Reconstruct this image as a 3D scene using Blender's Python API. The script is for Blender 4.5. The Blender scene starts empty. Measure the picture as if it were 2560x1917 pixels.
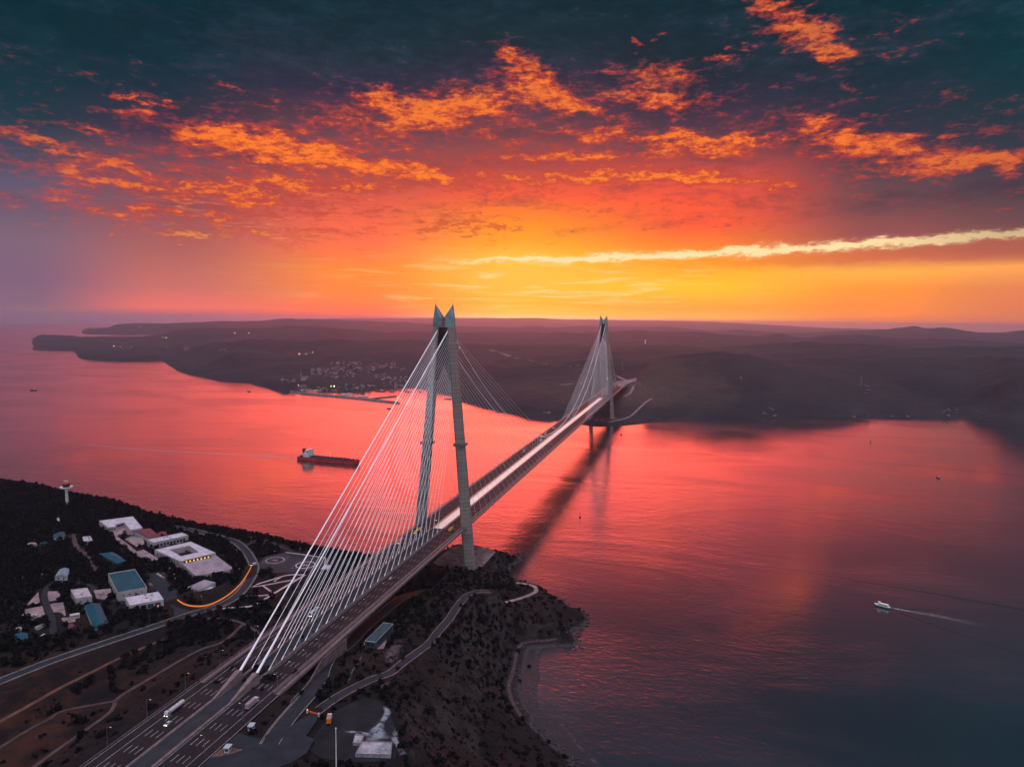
import bpy, bmesh, math, random
import numpy as np
from mathutils import Vector
random.seed(7); RNG = np.random.default_rng(11)
scene = bpy.context.scene
COL = scene.collection
# ------------------------------------------------------------------ camera
F_PX, PITCH, YAW, ROLL = 1762.7, 0.0903, 0.2536, 0.0115      # focal length in photo pixels (2560 wide), angles
CAM = np.array([272.6, -746.7, 306.1])
_cp, _sp, _c, _s = math.cos(PITCH), math.sin(PITCH), math.cos(YAW), math.sin(YAW)
FW = np.array([-_s*_cp, _c*_cp, -_sp]); _rt = np.array([_c, _s, 0.0]); _up = np.cross(_rt, FW)
RT = math.cos(ROLL)*_rt + math.sin(ROLL)*_up
UP = -math.sin(ROLL)*_rt + math.cos(ROLL)*_up
def ray(px, py):
    return FW*F_PX + RT*(px-1280.0) - UP*(py-958.5)
def G(px, py, z):
    """world point where the line of sight through a photo pixel meets height z"""
    d = ray(px, py); t = (z-CAM[2])/d[2]
    return CAM + t*d
def Gd(px, py, dist):
    """world point on that line of sight at a horizontal distance"""
    d = ray(px, py); t = dist/math.hypot(d[0], d[1])
    return CAM + t*d
cam_d = bpy.data.cameras.new('camera'); cam = bpy.data.objects.new('camera', cam_d); COL.objects.link(cam)
cam_d.sensor_fit = 'HORIZONTAL'; cam_d.sensor_width = 36.0; cam_d.lens = F_PX/2560*36.0
cam_d.clip_start = 1.0; cam_d.clip_end = 200000.0
from mathutils import Matrix
M = Matrix(((RT[0], UP[0], -FW[0], CAM[0]), (RT[1], UP[1], -FW[1], CAM[1]), (RT[2], UP[2], -FW[2], CAM[2]), (0, 0, 0, 1)))
cam.matrix_world = M
scene.camera = cam
scene.view_settings.view_transform = 'Standard'; scene.view_settings.look = 'None'
scene.view_settings.exposure = 0.0; scene.view_settings.gamma = 1.0
scene.render.engine = 'CYCLES'
cy = scene.cycles
cy.use_denoising = True
try: cy.denoiser = 'OPENIMAGEDENOISE'
except Exception: pass
cy.max_bounces = 5; cy.diffuse_bounces = 2; cy.glossy_bounces = 3; cy.transmission_bounces = 2; cy.volume_bounces = 0
cy.transparent_max_bounces = 4; cy.caustics_reflective = False; cy.caustics_refractive = False
cy.sample_clamp_indirect = 4.0; cy.use_adaptive_sampling = True; cy.adaptive_threshold = 0.012

def lin(r, g, b):
    f = lambda c: (c/255)/12.92 if c/255 <= 0.04045 else (((c/255)+0.055)/1.055)**2.4
    return (f(r), f(g), f(b))

# ------------------------------------------------------------------ node expressions
class X:
    """a tiny arithmetic wrapper round shader node sockets"""
    tree = None
    def __init__(self, s): self.s = s
    @staticmethod
    def op(o, *a, clamp=False):
        n = X.tree.nodes.new('ShaderNodeMath'); n.operation = o; n.use_clamp = clamp
        for i, v in enumerate(a):
            if isinstance(v, X): X.tree.links.new(v.s, n.inputs[i])
            else: n.inputs[i].default_value = float(v)
        return X(n.outputs[0])
    def __add__(s, o): return X.op('ADD', s, o)
    __radd__ = __add__
    def __sub__(s, o): return X.op('SUBTRACT', s, o)
    def __rsub__(s, o): return X.op('SUBTRACT', o, s)
    def __mul__(s, o): return X.op('MULTIPLY', s, o)
    __rmul__ = __mul__
    def __truediv__(s, o): return X.op('DIVIDE', s, o)
    def __rtruediv__(s, o): return X.op('DIVIDE', o, s)
    def pw(s, e): return X.op('POWER', s, e)
    def exp(s): return X.op('EXPONENT', s)
    def abs(s): return X.op('ABSOLUTE', s)
    def clamp(s): return X.op('ADD', s, 0.0, clamp=True)
    def mx(s, o): return X.op('MAXIMUM', s, o)
    def mn(s, o): return X.op('MINIMUM', s, o)
def sstep(x, a, b, lo=0.0, hi=1.0, kind='SMOOTHSTEP'):
    n = X.tree.nodes.new('ShaderNodeMapRange'); n.interpolation_type = kind; n.clamp = True
    X.tree.links.new(x.s, n.inputs['Value'])
    for k, v in (('From Min', a), ('From Max', b), ('To Min', lo), ('To Max', hi)): n.inputs[k].default_value = v
    return X(n.outputs['Result'])
def xyz(x, y, z):
    n = X.tree.nodes.new('ShaderNodeCombineXYZ')
    for i, v in enumerate((x, y, z)):
        if isinstance(v, X): X.tree.links.new(v.s, n.inputs[i])
        else: n.inputs[i].default_value = v
    return X(n.outputs[0])
def noise(vec, scale, detail=4, rough=0.55, dist=0.0, lac=2.0, color=False):
    n = X.tree.nodes.new('ShaderNodeTexNoise'); n.noise_dimensions = '3D'
    if vec is not None: X.tree.links.new(vec.s, n.inputs['Vector'])
    n.inputs['Scale'].default_value = scale; n.inputs['Detail'].default_value = detail
    n.inputs['Roughness'].default_value = rough; n.inputs['Distortion'].default_value = dist; n.inputs['Lacunarity'].default_value = lac
    return X(n.outputs['Color' if color else 'Fac'])
def ramp(x, stops, interp='LINEAR'):
    n = X.tree.nodes.new('ShaderNodeValToRGB'); r = n.color_ramp; r.interpolation = interp
    while len(r.elements) > 1: r.elements.remove(r.elements[-1])
    stops = sorted(stops, key=lambda q: q[0])
    for i, (p, c) in enumerate(stops):
        e = r.elements[0] if i == 0 else r.elements.new(p)
        e.position = p; e.color = (c[0], c[1], c[2], 1)
    X.tree.links.new(x.s, n.inputs[0])
    return X(n.outputs['Color'])
def mixc(f, a, b, mode='MIX'):
    n = X.tree.nodes.new('ShaderNodeMix'); n.data_type = 'RGBA'; n.blend_type = mode
    for k, v in ((0, f), (6, a), (7, b)):
        if isinstance(v, X): X.tree.links.new(v.s, n.inputs[k])
        elif k == 0: n.inputs[k].default_value = v
        else: n.inputs[k].default_value = (v[0], v[1], v[2], 1)
    return X(n.outputs[2])
def vscale(v, x, y, z):
    n = X.tree.nodes.new('ShaderNodeMapping'); n.inputs['Scale'].default_value = (x, y, z)
    X.tree.links.new(v.s, n.inputs['Vector']); return X(n.outputs[0])
def position():
    return X(X.tree.nodes.new('ShaderNodeNewGeometry').outputs['Position'])
def split(v):
    n = X.tree.nodes.new('ShaderNodeSeparateXYZ'); X.tree.links.new(v.s, n.inputs[0])
    return X(n.outputs[0]), X(n.outputs[1]), X(n.outputs[2])

# ------------------------------------------------------------------ materials
def new_mat(name):
    m = bpy.data.materials.new(name); m.use_nodes = True
    X.tree = m.node_tree
    return m, m.node_tree.nodes['Principled BSDF']
def put(b, key, v):
    if isinstance(v, X): X.tree.links.new(v.s, b.inputs[key])
    elif isinstance(v, (tuple, list)): b.inputs[key].default_value = (v[0], v[1], v[2], 1)
    else: b.inputs[key].default_value = v
def bump(h, strength, dist=1.0):
    n = X.tree.nodes.new('ShaderNodeBump'); n.inputs['Strength'].default_value = strength; n.inputs['Distance'].default_value = dist
    X.tree.links.new(h.s, n.inputs['Height']); return X(n.outputs[0])
def mat(name, col, rough=0.7, metal=0.0, vary=0.25, scale=0.4, bmp=0.0, spec=0.2, emit=None, es=0.0, col2=None):
    """plain weathered surface: base colour broken up by two noises"""
    m, b = new_mat(name)
    p = position()
    n1 = noise(p, scale, 5, 0.6); n2 = noise(p, scale*7, 3, 0.6)
    c2 = col2 or tuple(c*(1-vary*1.6) for c in col)
    c1 = tuple(min(1, c*(1+vary*0.5)) for c in col)
    f = sstep(n1*0.65+n2*0.35, 0.35, 0.65)
    put(b, 'Base Color', mixc(f, c2, c1))
    put(b, 'Roughness', sstep(n2, 0.2, 0.8, max(0, rough-0.1), min(1, rough+0.1), 'LINEAR'))
    put(b, 'Metallic', metal); put(b, 'Specular IOR Level', spec)
    if bmp: put(b, 'Normal', bump(n2, bmp, 0.3))
    if emit: put(b, 'Emission Color', emit); put(b, 'Emission Strength', es)
    return m

# ------------------------------------------------------------------ mesh building
ROOT = {}
class MB:
    def __init__(self): self.v = []; self.f = []; self.m = []
    def add(self, vs, fs, mi=0):
        o = len(self.v); self.v += [tuple(map(float, q)) for q in vs]
        self.f += [tuple(i+o for i in q) for q in fs]; self.m += [mi]*len(fs); return self
    def box(self, c, s, rz=0.0, mi=0):
        x, y, z = s[0]/2, s[1]/2, s[2]/2; co, si = math.cos(rz), math.sin(rz)
        vs = [(c[0]+a*x*co-b*y*si, c[1]+a*x*si+b*y*co, c[2]+d*z) for d in (-1, 1) for a, b in ((-1, -1), (1, -1), (1, 1), (-1, 1))]
        return self.add(vs, [(3, 2, 1, 0), (4, 5, 6, 7), (0, 1, 5, 4), (1, 2, 6, 5), (2, 3, 7, 6), (3, 0, 4, 7)], mi)
    def prism(self, poly, z0, z1, mi=0, mtop=None, z1f=None):
        n = len(poly); a = sum(poly[i][0]*poly[(i+1) % n][1]-poly[(i+1) % n][0]*poly[i][1] for i in range(n))
        if a < 0: poly = poly[::-1]
        vs = [(p[0], p[1], z0) for p in poly]+[(p[0], p[1], z1) for p in poly]
        self.add(vs, [(i, (i+1) % n, n+(i+1) % n, n+i) for i in range(n)]+[tuple(range(n-1, -1, -1))], mi)
        return self.add([(p[0], p[1], z1) for p in poly], [tuple(range(n))], mi if mtop is None else mtop)
    def sheet(self, poly, z, mi=0):
        n = len(poly); a = sum(poly[i][0]*poly[(i+1) % n][1]-poly[(i+1) % n][0]*poly[i][1] for i in range(n))
        if a < 0: poly = poly[::-1]
        return self.add([(p[0], p[1], z if not hasattr(z, '__len__') else z[i]) for i, p in enumerate(poly)], [tuple(range(n))], mi)
    def tube(self, p0, p1, r0, r1=None, n=8, mi=0, caps=True):
        return self.pipe([p0, p1], [r0, r0 if r1 is None else r1], n, mi, caps)
    def pipe(self, pts, r, n=8, mi=0, caps=True):
        pts = [np.array(p, float) for p in pts]
        if not hasattr(r, '__len__'): r = [r]*len(pts)
        vs = []
        for i, p in enumerate(pts):
            t = pts[min(i+1, len(pts)-1)]-pts[max(i-1, 0)]; t = t/np.linalg.norm(t)
            u = np.cross(t, (0, 0, 1) if abs(t[2]) < 0.95 else (1, 0, 0)); u /= np.linalg.norm(u); w = np.cross(t, u)
            for k in range(n):
                a = 2*math.pi*k/n; vs.append(p+r[i]*(math.cos(a)*u+math.sin(a)*w))
        fs = [(i*n+k, i*n+(k+1) % n, (i+1)*n+(k+1) % n, (i+1)*n+k) for i in range(len(pts)-1) for k in range(n)]
        fs = [q[::-1] for q in fs]
        if caps: fs += [tuple(range(n)), tuple(range((len(pts)-1)*n+n-1, (len(pts)-1)*n-1, -1))]
        return self.add(vs, fs, mi)
    def loft(self, rings, mi=0, caps=True, closed=True):
        n = len(rings[0]); vs = [p for r in rings for p in r]
        fs = [(i*n+k, i*n+(k+1) % n, (i+1)*n+(k+1) % n, (i+1)*n+k) for i in range(len(rings)-1) for k in range(n if closed else n-1)]
        if caps: fs += [tuple(range(n-1, -1, -1)), tuple(range((len(rings)-1)*n, len(rings)*n))]
        return self.add(vs, fs, mi)
    def lathe(self, prof, c, n=16, mi=0):
        return self.loft([[(c[0]+r*math.cos(2*math.pi*k/n), c[1]+r*math.sin(2*math.pi*k/n), c[2]+z) for k in range(n)] for r, z in prof], mi)
    def strip(self, L, R, mi=0):
        n = len(L); return self.add(list(L)+list(R), [(i, n+i, n+i+1, i+1) for i in range(n-1)], mi)
    def build(self, name, mats, parent=None, smooth=False, local=False):
        me = bpy.data.meshes.new(name)
        v = self.v
        if parent is not None and not local:
            o = ROOT[parent.name]; v = [(a-o[0], b-o[1], c-o[2]) for a, b, c in v]
        me.from_pydata(v, [], self.f)
        if not isinstance(mats, (list, tuple)): mats = [mats]
        for q in mats: me.materials.append(q)
        if len(mats) > 1: me.polygons.foreach_set('material_index', self.m)
        if smooth: me.polygons.foreach_set('use_smooth', [True]*len(self.f))
        ob = bpy.data.objects.new(name, me); COL.objects.link(ob)
        if parent is not None: ob.parent = parent; ROOT[ob.name] = ROOT[parent.name]
        else: ROOT[ob.name] = (0, 0, 0)
        return ob
def np_mesh(name, verts, faces, mats, mat_idx=None, smooth=False):
    """fast mesh from arrays; faces (n,3) or (n,4)"""
    me = bpy.data.meshes.new(name); nv, (nf, k) = len(verts), faces.shape
    me.vertices.add(nv); me.vertices.foreach_set('co', np.asarray(verts, np.float32).ravel())
    me.loops.add(nf*k); me.loops.foreach_set('vertex_index', faces.astype(np.int32).ravel())
    me.polygons.add(nf); me.polygons.foreach_set('loop_start', np.arange(0, nf*k, k, dtype=np.int32))
    try: me.polygons.foreach_set('loop_total', np.full(nf, k, np.int32))
    except Exception: pass
    for q in (mats if isinstance(mats, (list, tuple)) else [mats]): me.materials.append(q)
    if mat_idx is not None: me.polygons.foreach_set('material_index', mat_idx.astype(np.int32))
    me.polygons.foreach_set('use_smooth', np.full(nf, smooth))
    me.update(calc_edges=True); me.validate()
    ob = bpy.data.objects.new(name, me); COL.objects.link(ob); ROOT[ob.name] = (0, 0, 0)
    return ob
def tag(o, label=None, cat=None, group=None, kind=None):
    if label: o['label'] = label
    if cat: o['category'] = cat
    if group: o['group'] = group
    if kind: o['kind'] = kind
    return o
def thing(name, label, cat, loc=(0, 0, 0), rz=0.0, group=None):
    o = bpy.data.objects.new(name, None); COL.objects.link(o)
    o.location = loc; o.rotation_euler = (0, 0, rz); o.empty_display_size = 1
    ROOT[o.name] = tuple(loc); return tag(o, label, cat, group)
def dup(root, loc, rz=0.0, label=None, group=None, sc=None):
    """copy of a thing with copies of its parts and sub-parts"""
    r = root.copy(); COL.objects.link(r); r.location = loc; r.rotation_euler = (0, 0, rz)
    if sc: r.scale = (sc, sc, sc) if not hasattr(sc, '__len__') else sc
    if label: r['label'] = label
    if group: r['group'] = group
    for ch in list(root.children):
        c = ch.copy(); COL.objects.link(c); c.parent = r
        for g in list(ch.children):
            d = g.copy(); COL.objects.link(d); d.parent = c
    return r
def spline(pts, step):
    """Catmull-Rom through points, resampled about every `step` metres"""
    P = [np.array(p, float) for p in pts]; P = [2*P[0]-P[1]]+P+[2*P[-1]-P[-2]]; out = []
    for i in range(1, len(P)-2):
        n = max(2, int(np.linalg.norm(P[i+1]-P[i])/step))
        for k in range(n):
            t = k/n
            out.append(0.5*((2*P[i])+(-P[i-1]+P[i+1])*t+(2*P[i-1]-5*P[i]+4*P[i+1]-P[i+2])*t*t+(-P[i-1]+3*P[i]-3*P[i+1]+P[i+2])*t**3))
    out.append(P[-2]); return np.array(out)
def offset(c, d):
    """polyline moved sideways by d (to the right of travel when d > 0)"""
    t = np.gradient(c[:, :2], axis=0); t /= np.linalg.norm(t, axis=1)[:, None]+1e-9
    o = c.copy(); o[:, 0] += t[:, 1]*d; o[:, 1] -= t[:, 0]*d; return o
# ------------------------------------------------------------------ sky: dusk gradient, lit cloud wisps, low sun
SUN_AZ_PX, SUN_EL = 1300, 3.0
HOT_R = 2.0
world = bpy.data.worlds.new('World'); scene.world = world; world.use_nodes = True
X.tree = world.node_tree; _n = X.tree.nodes; _n.clear()
_tc = _n.new('ShaderNodeTexCoord')
dx, dy, dz = split(X(_tc.outputs['Generated']))
HF = (-_s, _c); HR = (_c, _s)                                   # heading of the sunset and its right-hand side
df = dx*HF[0]+dy*HF[1]; dr = dx*HR[0]+dy*HR[1]
az = X.op('ARCTAN2', dr, df)
hl = X.op('SQRT', df*df+dr*dr)
el = X.op('ARCTAN2', dz, hl)                                     # elevation, radians
def sky_ae(px, py):
    d = ray(px, py); f = d[0]*HF[0]+d[1]*HF[1]; r = d[0]*HR[0]+d[1]*HR[1]
    return math.atan2(r, f), math.atan2(d[2], math.hypot(f, r))
E0, E1 = -0.03, 0.47
t_el = sstep(el, E0, E1, kind='LINEAR')
COLS = {   # photo column: (row, colour) pairs of the clear gradient behind the clouds
 -200: [(0,(5,46,56)),(200,(12,52,66)),(400,(52,66,88)),(520,(84,78,104)),(640,(96,84,112)),(760,(100,84,112)),(800,(96,80,104))],
 60:  [(0,(6,44,54)),(175,(14,50,63)),(290,(30,56,70)),(400,(62,66,86)),(450,(84,76,98)),(520,(98,80,98)),(600,(114,88,106)),(700,(114,86,110)),(760,(122,92,110)),(775,(132,98,108)),(800,(108,84,102))],
 420: [(0,(6,42,54)),(150,(13,46,60)),(240,(34,48,66)),(330,(66,52,76)),(400,(112,72,84)),(480,(126,76,86)),(560,(150,84,90)),(640,(172,96,94)),(720,(196,106,102)),(768,(232,112,104)),(785,(190,104,108)),(800,(150,98,108))],
 900: [(0,(9,42,54)),(150,(30,48,63)),(230,(56,46,74)),(290,(100,60,76)),(350,(118,70,82)),(430,(150,76,78)),(500,(226,90,72)),(560,(250,102,74)),(620,(255,116,74)),(680,(255,138,58)),(740,(255,132,70)),(780,(255,116,88)),(802,(240,92,92))],
 1300:[(0,(12,40,52)),(100,(26,46,60)),(170,(52,46,70)),(260,(84,58,78)),(340,(124,68,76)),(420,(180,72,70)),(490,(252,92,58)),(560,(255,142,40)),(610,(255,166,42)),(645,(255,190,66)),(700,(255,190,72)),(760,(255,182,60)),(785,(255,200,90)),(797,(255,236,170)),(806,(250,110,90))],
 1750:[(0,(13,42,54)),(150,(28,44,58)),(250,(50,45,68)),(310,(80,54,72)),(370,(106,66,76)),(430,(214,80,66)),(490,(246,86,60)),(560,(255,92,58)),(605,(255,122,52)),(660,(255,172,48)),(720,(255,196,52)),(770,(255,164,68)),(797,(255,184,92)),(808,(250,110,90))],
 2200:[(0,(9,46,56)),(150,(20,48,60)),(280,(38,48,64)),(380,(62,54,72)),(450,(92,68,78)),(520,(120,74,78)),(585,(154,82,84)),(645,(228,116,82)),(680,(255,178,76)),(725,(255,150,64)),(780,(255,144,74)),(815,(240,130,96))],
 2560:[(0,(5,56,66)),(150,(10,54,64)),(300,(36,54,66)),(400,(58,58,72)),(480,(82,64,74)),(550,(112,74,78)),(610,(150,88,84)),(645,(206,114,80)),(665,(252,166,88)),(720,(236,132,84)),(790,(226,126,92)),(818,(210,118,104))],
 2800:[(0,(5,52,62)),(200,(18,52,64)),(400,(56,58,72)),(550,(96,70,78)),(645,(160,100,84)),(680,(200,128,84)),(800,(180,106,92))]}
keys = sorted(COLS); LIFT = {-200: 1.16, 60: 1.13, 420: 1.05}
base = None
for i, k in enumerate(keys):
    st = []
    for row, c in COLS[k]:
        a, e = sky_ae(k, row); st.append((min(1, max(0, (e-E0)/(E1-E0))), tuple(v*(LIFT.get(k, 1.0)**2.2 if row > 380 else 1) for v in lin(*c))))
    r = ramp(t_el, st)
    if base is None: base = r
    else:
        a0 = sky_ae(keys[i-1], 700)[0]; a1 = sky_ae(k, 700)[0]
        base = mixc(sstep(az, a0, a1), base, r)
# cloud deck seen in perspective: project the direction onto a plane above
zz = dz.mx(0.0)+0.05
pu, pv = dr/zz, df/zz
pl = xyz(pu, pv, 0.0)
c1 = noise(vscale(pl, 1.0, 0.75, 1), 1.35, 8, 0.62, 0.35)
c2 = noise(vscale(pl, 1.0, 0.8, 1), 4.2, 6, 0.6, 0.2)
sk = xyz(az*6.0, el*26.0, 3.0)                                   # streaky lower cloud in angle space
c3 = noise(sk, 1.6, 8, 0.62, 0.5)
c4 = noise(xyz(az*10.0, el*30.0, 9.0), 2.2, 7, 0.66, 0.3)
c5 = noise(xyz(az*24.0, el*62.0, 5.0), 2.4, 6, 0.68, 0.4)
c8 = noise(xyz(az*58.0, el*130.0, 7.0), 2.3, 5, 0.68, 0.3)
tex = c4*0.40+c5*0.35+c8*0.11+c3*0.14
wu = noise(xyz(az*9.0, el*22.0, 21.0), 2.0, 5, 0.62)-0.5; wv = noise(xyz(az*9.0, el*22.0, 33.0), 2.0, 5, 0.62)-0.5
azw, elw = az+wu*0.13, el+wv*0.055
def blob(px, py, sx, sy, tilt=0.0):
    a, e = sky_ae(px, py); a1 = sky_ae(px+sx, py)[0]; e1 = sky_ae(px, py-sy)[1]
    u = (azw-a)/(a1-a); v = (elw-e)/(e1-e)
    if tilt: v = v+u*(math.tan(math.radians(tilt))*sx/sy)        # positive tilt: falls to the right
    return ((u*u+v*v)*-1.0).exp()
BL = [(1050,272,190,40,-4,1.0),(1225,255,90,28,-10,.7),(930,240,40,18,0,.6),(690,372,190,26,6,1.0),(860,402,150,16,8,.9),(560,345,120,14,-3,.7),
 (740,462,230,18,-3,.8),(620,505,150,12,4,.65),(1050,425,130,14,4,.6),(380,532,170,9,-2,.75),(130,492,90,12,0,.6),(160,372,190,9,11,.9),(330,415,70,8,-4,.7),(230,440,110,10,6,.7),
 (1300,150,60,34,20,.9),(1345,205,110,34,20,.8),(1430,262,80,20,10,.7),(1640,182,100,22,6,.95),(1630,242,110,18,10,.85),(1500,340,130,10,5,.7),(1690,340,60,12,0,.7),
 (1770,362,140,18,4,.95),(1420,392,120,9,-2,.75),(1480,445,240,14,-1,.8),(1780,448,200,14,6,.75),(1950,462,90,10,8,.6),(2030,305,80,22,4,.9),(2110,350,70,14,10,.7),(2230,368,150,26,10,.95),(2330,425,140,14,3,.95),(2440,400,60,14,5,.6),
 (1960,50,90,46,20,.95),(2060,105,70,38,35,.9),(2090,135,60,14,0,.75),(1890,8,40,16,10,.7),(1800,138,50,13,2,.9),(1597,118,24,16,25,1.0),(1650,92,18,14,-20,.7),(2250,55,60,20,-20,.65),(2370,28,50,10,-5,.5),(2260,118,45,9,0,.6),
 (2525,412,40,18,0,.85),(2420,250,60,10,10,.45),(1960,220,50,10,5,.5),(330,248,34,7,4,.9),(418,256,36,9,8,.95),(568,226,26,9,10,.7),(300,280,60,8,5,.6),(245,322,40,5,10,.6),(10,128,26,6,6,.6),(440,590,240,30,0,.34),(680,590,160,20,0,.4),(295,682,80,4,-3,.9),(1140,560,110,9,-8,.6),(1210,580,70,8,-6,.8),(1270,150,30,10,0,.5),(1240,85,12,12,0,.4),(1500,300,420,130,3,.22),(2230,390,260,70,8,.2),(860,330,380,95,-6,.22),(560,470,420,110,0,.24),(1350,420,420,60,0,.22),(200,470,240,90,5,.24),(2000,100,260,90,10,.12),(1700,230,160,60,0,.15)]
msum = None
for (px, py, sx, sy, tl, am) in BL:
    b = blob(px, py, sx*1.15, sy*1.25, tl)*am
    msum = b if msum is None else msum+b
# a general band of broken cloud under the dark sheet
band = (sstep(el, 0.07, 0.13)*sstep(el, 0.36, 0.22))*0.25
dens = (tex-0.5)*4.4+(msum.mn(1.25)*0.74+band)-0.55
wisp = sstep(dens, -0.02, 0.55)
soft = sstep(dens, -0.22, 0.3)
e_lo = sstep(el, 0.05, 0.30)
fade = sstep(az, sky_ae(-150, 500)[0], sky_ae(620, 500)[0], 0.45, 1.0)
fade = fade*sstep(az, sky_ae(1950, 100)[0], sky_ae(2600, 100)[0], 1.0, 0.62)
core = mixc(sstep(dens, 0.05, 0.75), lin(188,60,54), lin(252,124,46))
core = mixc(sstep(c5*0.45+c2*0.3+c8*0.25, 0.53, 0.44)*0.55, core, lin(196,66,50))
core = mixc(sstep(el, 0.13, 0.05), core, lin(255,214,120))
sky = mixc(soft*0.5*fade, base, lin(196,62,52))
sky = mixc(wisp*fade, sky, core)
# dusky purple-grey lumps among them
lump = sstep(c1*0.5+c3*0.3+c5*0.2, 0.47, 0.62)*sstep(el, 0.09, 0.17)*sstep(el, 0.46, 0.30)*(1.0-wisp)
sky = mixc(lump*0.45, sky, lin(62,46,70))
top = sstep(el, 0.20, 0.36)
glow = sstep(c3*0.4+c2*0.3+c4*0.3, 0.44, 0.64)*top
sky = mixc(glow*0.5, sky, lin(30,62,76))
dkt = sstep(c1*0.4+c4*0.3+c5*0.3, 0.56, 0.44)*top*(1.0-wisp)
sky = mixc(dkt*0.45, sky, lin(12,32,42))
# thin level streaks low in the west
c6 = noise(xyz(az*6.0, el*84.0+wv*1.5, 14.0), 1.7, 7, 0.66, 0.5); c7 = noise(xyz(az*16.0, el*150.0, 17.0), 1.7, 5, 0.65, 0.4)
m2 = blob(420, 520, 560, 120)*0.75+blob(950, 470, 420, 110)*0.55+blob(1500, 470, 420, 60)*0.45+blob(1150, 590, 260, 40)*0.35
d2 = (c6*0.62+c7*0.38-0.5)*4.2+m2*0.9-0.78
w2 = sstep(d2, 0.0, 0.6)
sky = mixc(w2*fade*0.85, sky, mixc(sstep(el, 0.16, 0.06), mixc(sstep(d2, 0.1, 0.8), lin(214,80,60), lin(255,138,58)), lin(255,176,78)))
dk = sstep((c6*0.5+c7*0.5-0.5)*-4.6+m2*0.7-0.55, 0.0, 0.8)
sky = mixc(dk*0.22*fade, sky, lin(120,58,70))
# long bright gap above the horizon with a darker bank under it
aL, eL = sky_ae(1040, 655); aR, eR = sky_ae(2560, 583)
line = (az-aL)*((eR-eL)/(aR-aL))+eL
wob = (c4-0.5)*0.022+(c5-0.5)*0.016+(c3-0.5)*0.010
dl = el-line+wob
th = sstep(az, aL, sky_ae(1900, 620)[0], 0.0026, 0.0044, 'LINEAR')
on = sstep(az, sky_ae(1020, 650)[0], sky_ae(1420, 640)[0])
q = dl/th
streak = ((q*q)*-1.0).exp()*on
streak = (streak*1.7).mn(1.0)*sstep(az, sky_ae(2100, 600)[0], sky_ae(2560, 600)[0], 1.0, 0.55)
under = sstep(dl, -0.030, -0.012)*sstep(dl, 0.0, -0.010)*sstep(az, sky_ae(1350, 640)[0], sky_ae(2100, 640)[0])
sky = mixc(under*0.75, sky, mixc(sstep(az, sky_ae(1700,640)[0], sky_ae(2500,640)[0]), lin(255,136,46), lin(186,96,78)))
sky = mixc(streak, sky, (1.0, 0.76, 0.38))
# golden haze texture close to the sunset
gold = sstep(noise(xyz(az*5.0, el*60.0, 1.0), 2.0, 6, 0.6, 0.6), 0.47, 0.72)*blob(1330, 715, 420, 60)
sky = mixc(gold*0.8, sky, (1.0, 0.78, 0.36))
# the rest of the dome, out of frame: open dusk sky overhead and behind
OVERHEAD, BEHIND = (2.1, 3.1, 4.2), (0.72, 0.80, 0.92)
zen = sstep(el, 0.85, 1.30)
beh = sstep(df, 0.25, -0.45)*sstep(el, -0.1, 0.35, 0.55, 1.0)
sky = mixc(zen, sky, OVERHEAD)
sky = mixc(beh*(1.0-zen*0.5), sky, BEHIND)
# the glow is brighter than the picture can hold: red overshoots first, as in any sunset
_sep = _n.new('ShaderNodeSeparateColor'); X.tree.links.new(sky.s, _sep.inputs[0])
_r, _g, _b = (X(_sep.outputs[i]) for i in range(3))
_hot = ((_r-0.92).mx(0.0))
_com = _n.new('ShaderNodeCombineColor')
for i, v in enumerate((_r+_hot*HOT_R, _g, _b)): X.tree.links.new(v.s, _com.inputs[i])
sky = X(_com.outputs[0])
_sun_dir = ray(SUN_AZ_PX, 800); SUN_ROT = math.atan2(_sun_dir[0], _sun_dir[1])
_nish = _n.new('ShaderNodeTexSky'); _nish.sky_type = 'NISHITA'; _nish.sun_disc = False
_nish.sun_elevation = math.radians(SUN_EL); _nish.sun_rotation = SUN_ROT; _nish.altitude = 300
bg = _n.new('ShaderNodeBackground'); X.tree.links.new(sky.s, bg.inputs['Color']); bg.inputs['Strength'].default_value = 1.0
bg2 = _n.new('ShaderNodeBackground'); X.tree.links.new(_nish.outputs[0], bg2.inputs['Color']); bg2.inputs['Strength'].default_value = 0.002
addn = _n.new('ShaderNodeAddShader'); wo = _n.new('ShaderNodeOutputWorld')
X.tree.links.new(bg.outputs[0], addn.inputs[0]); X.tree.links.new(bg2.outputs[0], addn.inputs[1]); X.tree.links.new(addn.outputs[0], wo.inputs['Surface'])
sl = bpy.data.lights.new('sun', 'SUN'); sl.energy = 0.8; sl.angle = math.radians(100); sl.color = (1.0, 0.105, 0.075)
so = bpy.data.objects.new('sun', sl); COL.objects.link(so)
_sd = np.array([_sun_dir[0], _sun_dir[1], 0.0]); _sd /= np.linalg.norm(_sd)
_sd = np.array([_sd[0]*math.cos(math.radians(SUN_EL)), _sd[1]*math.cos(math.radians(SUN_EL)), math.sin(math.radians(SUN_EL))])
so.rotation_euler = Vector(_sd).to_track_quat('Z', 'Y').to_euler()
so.location = (0, 3000, 600)

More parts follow.
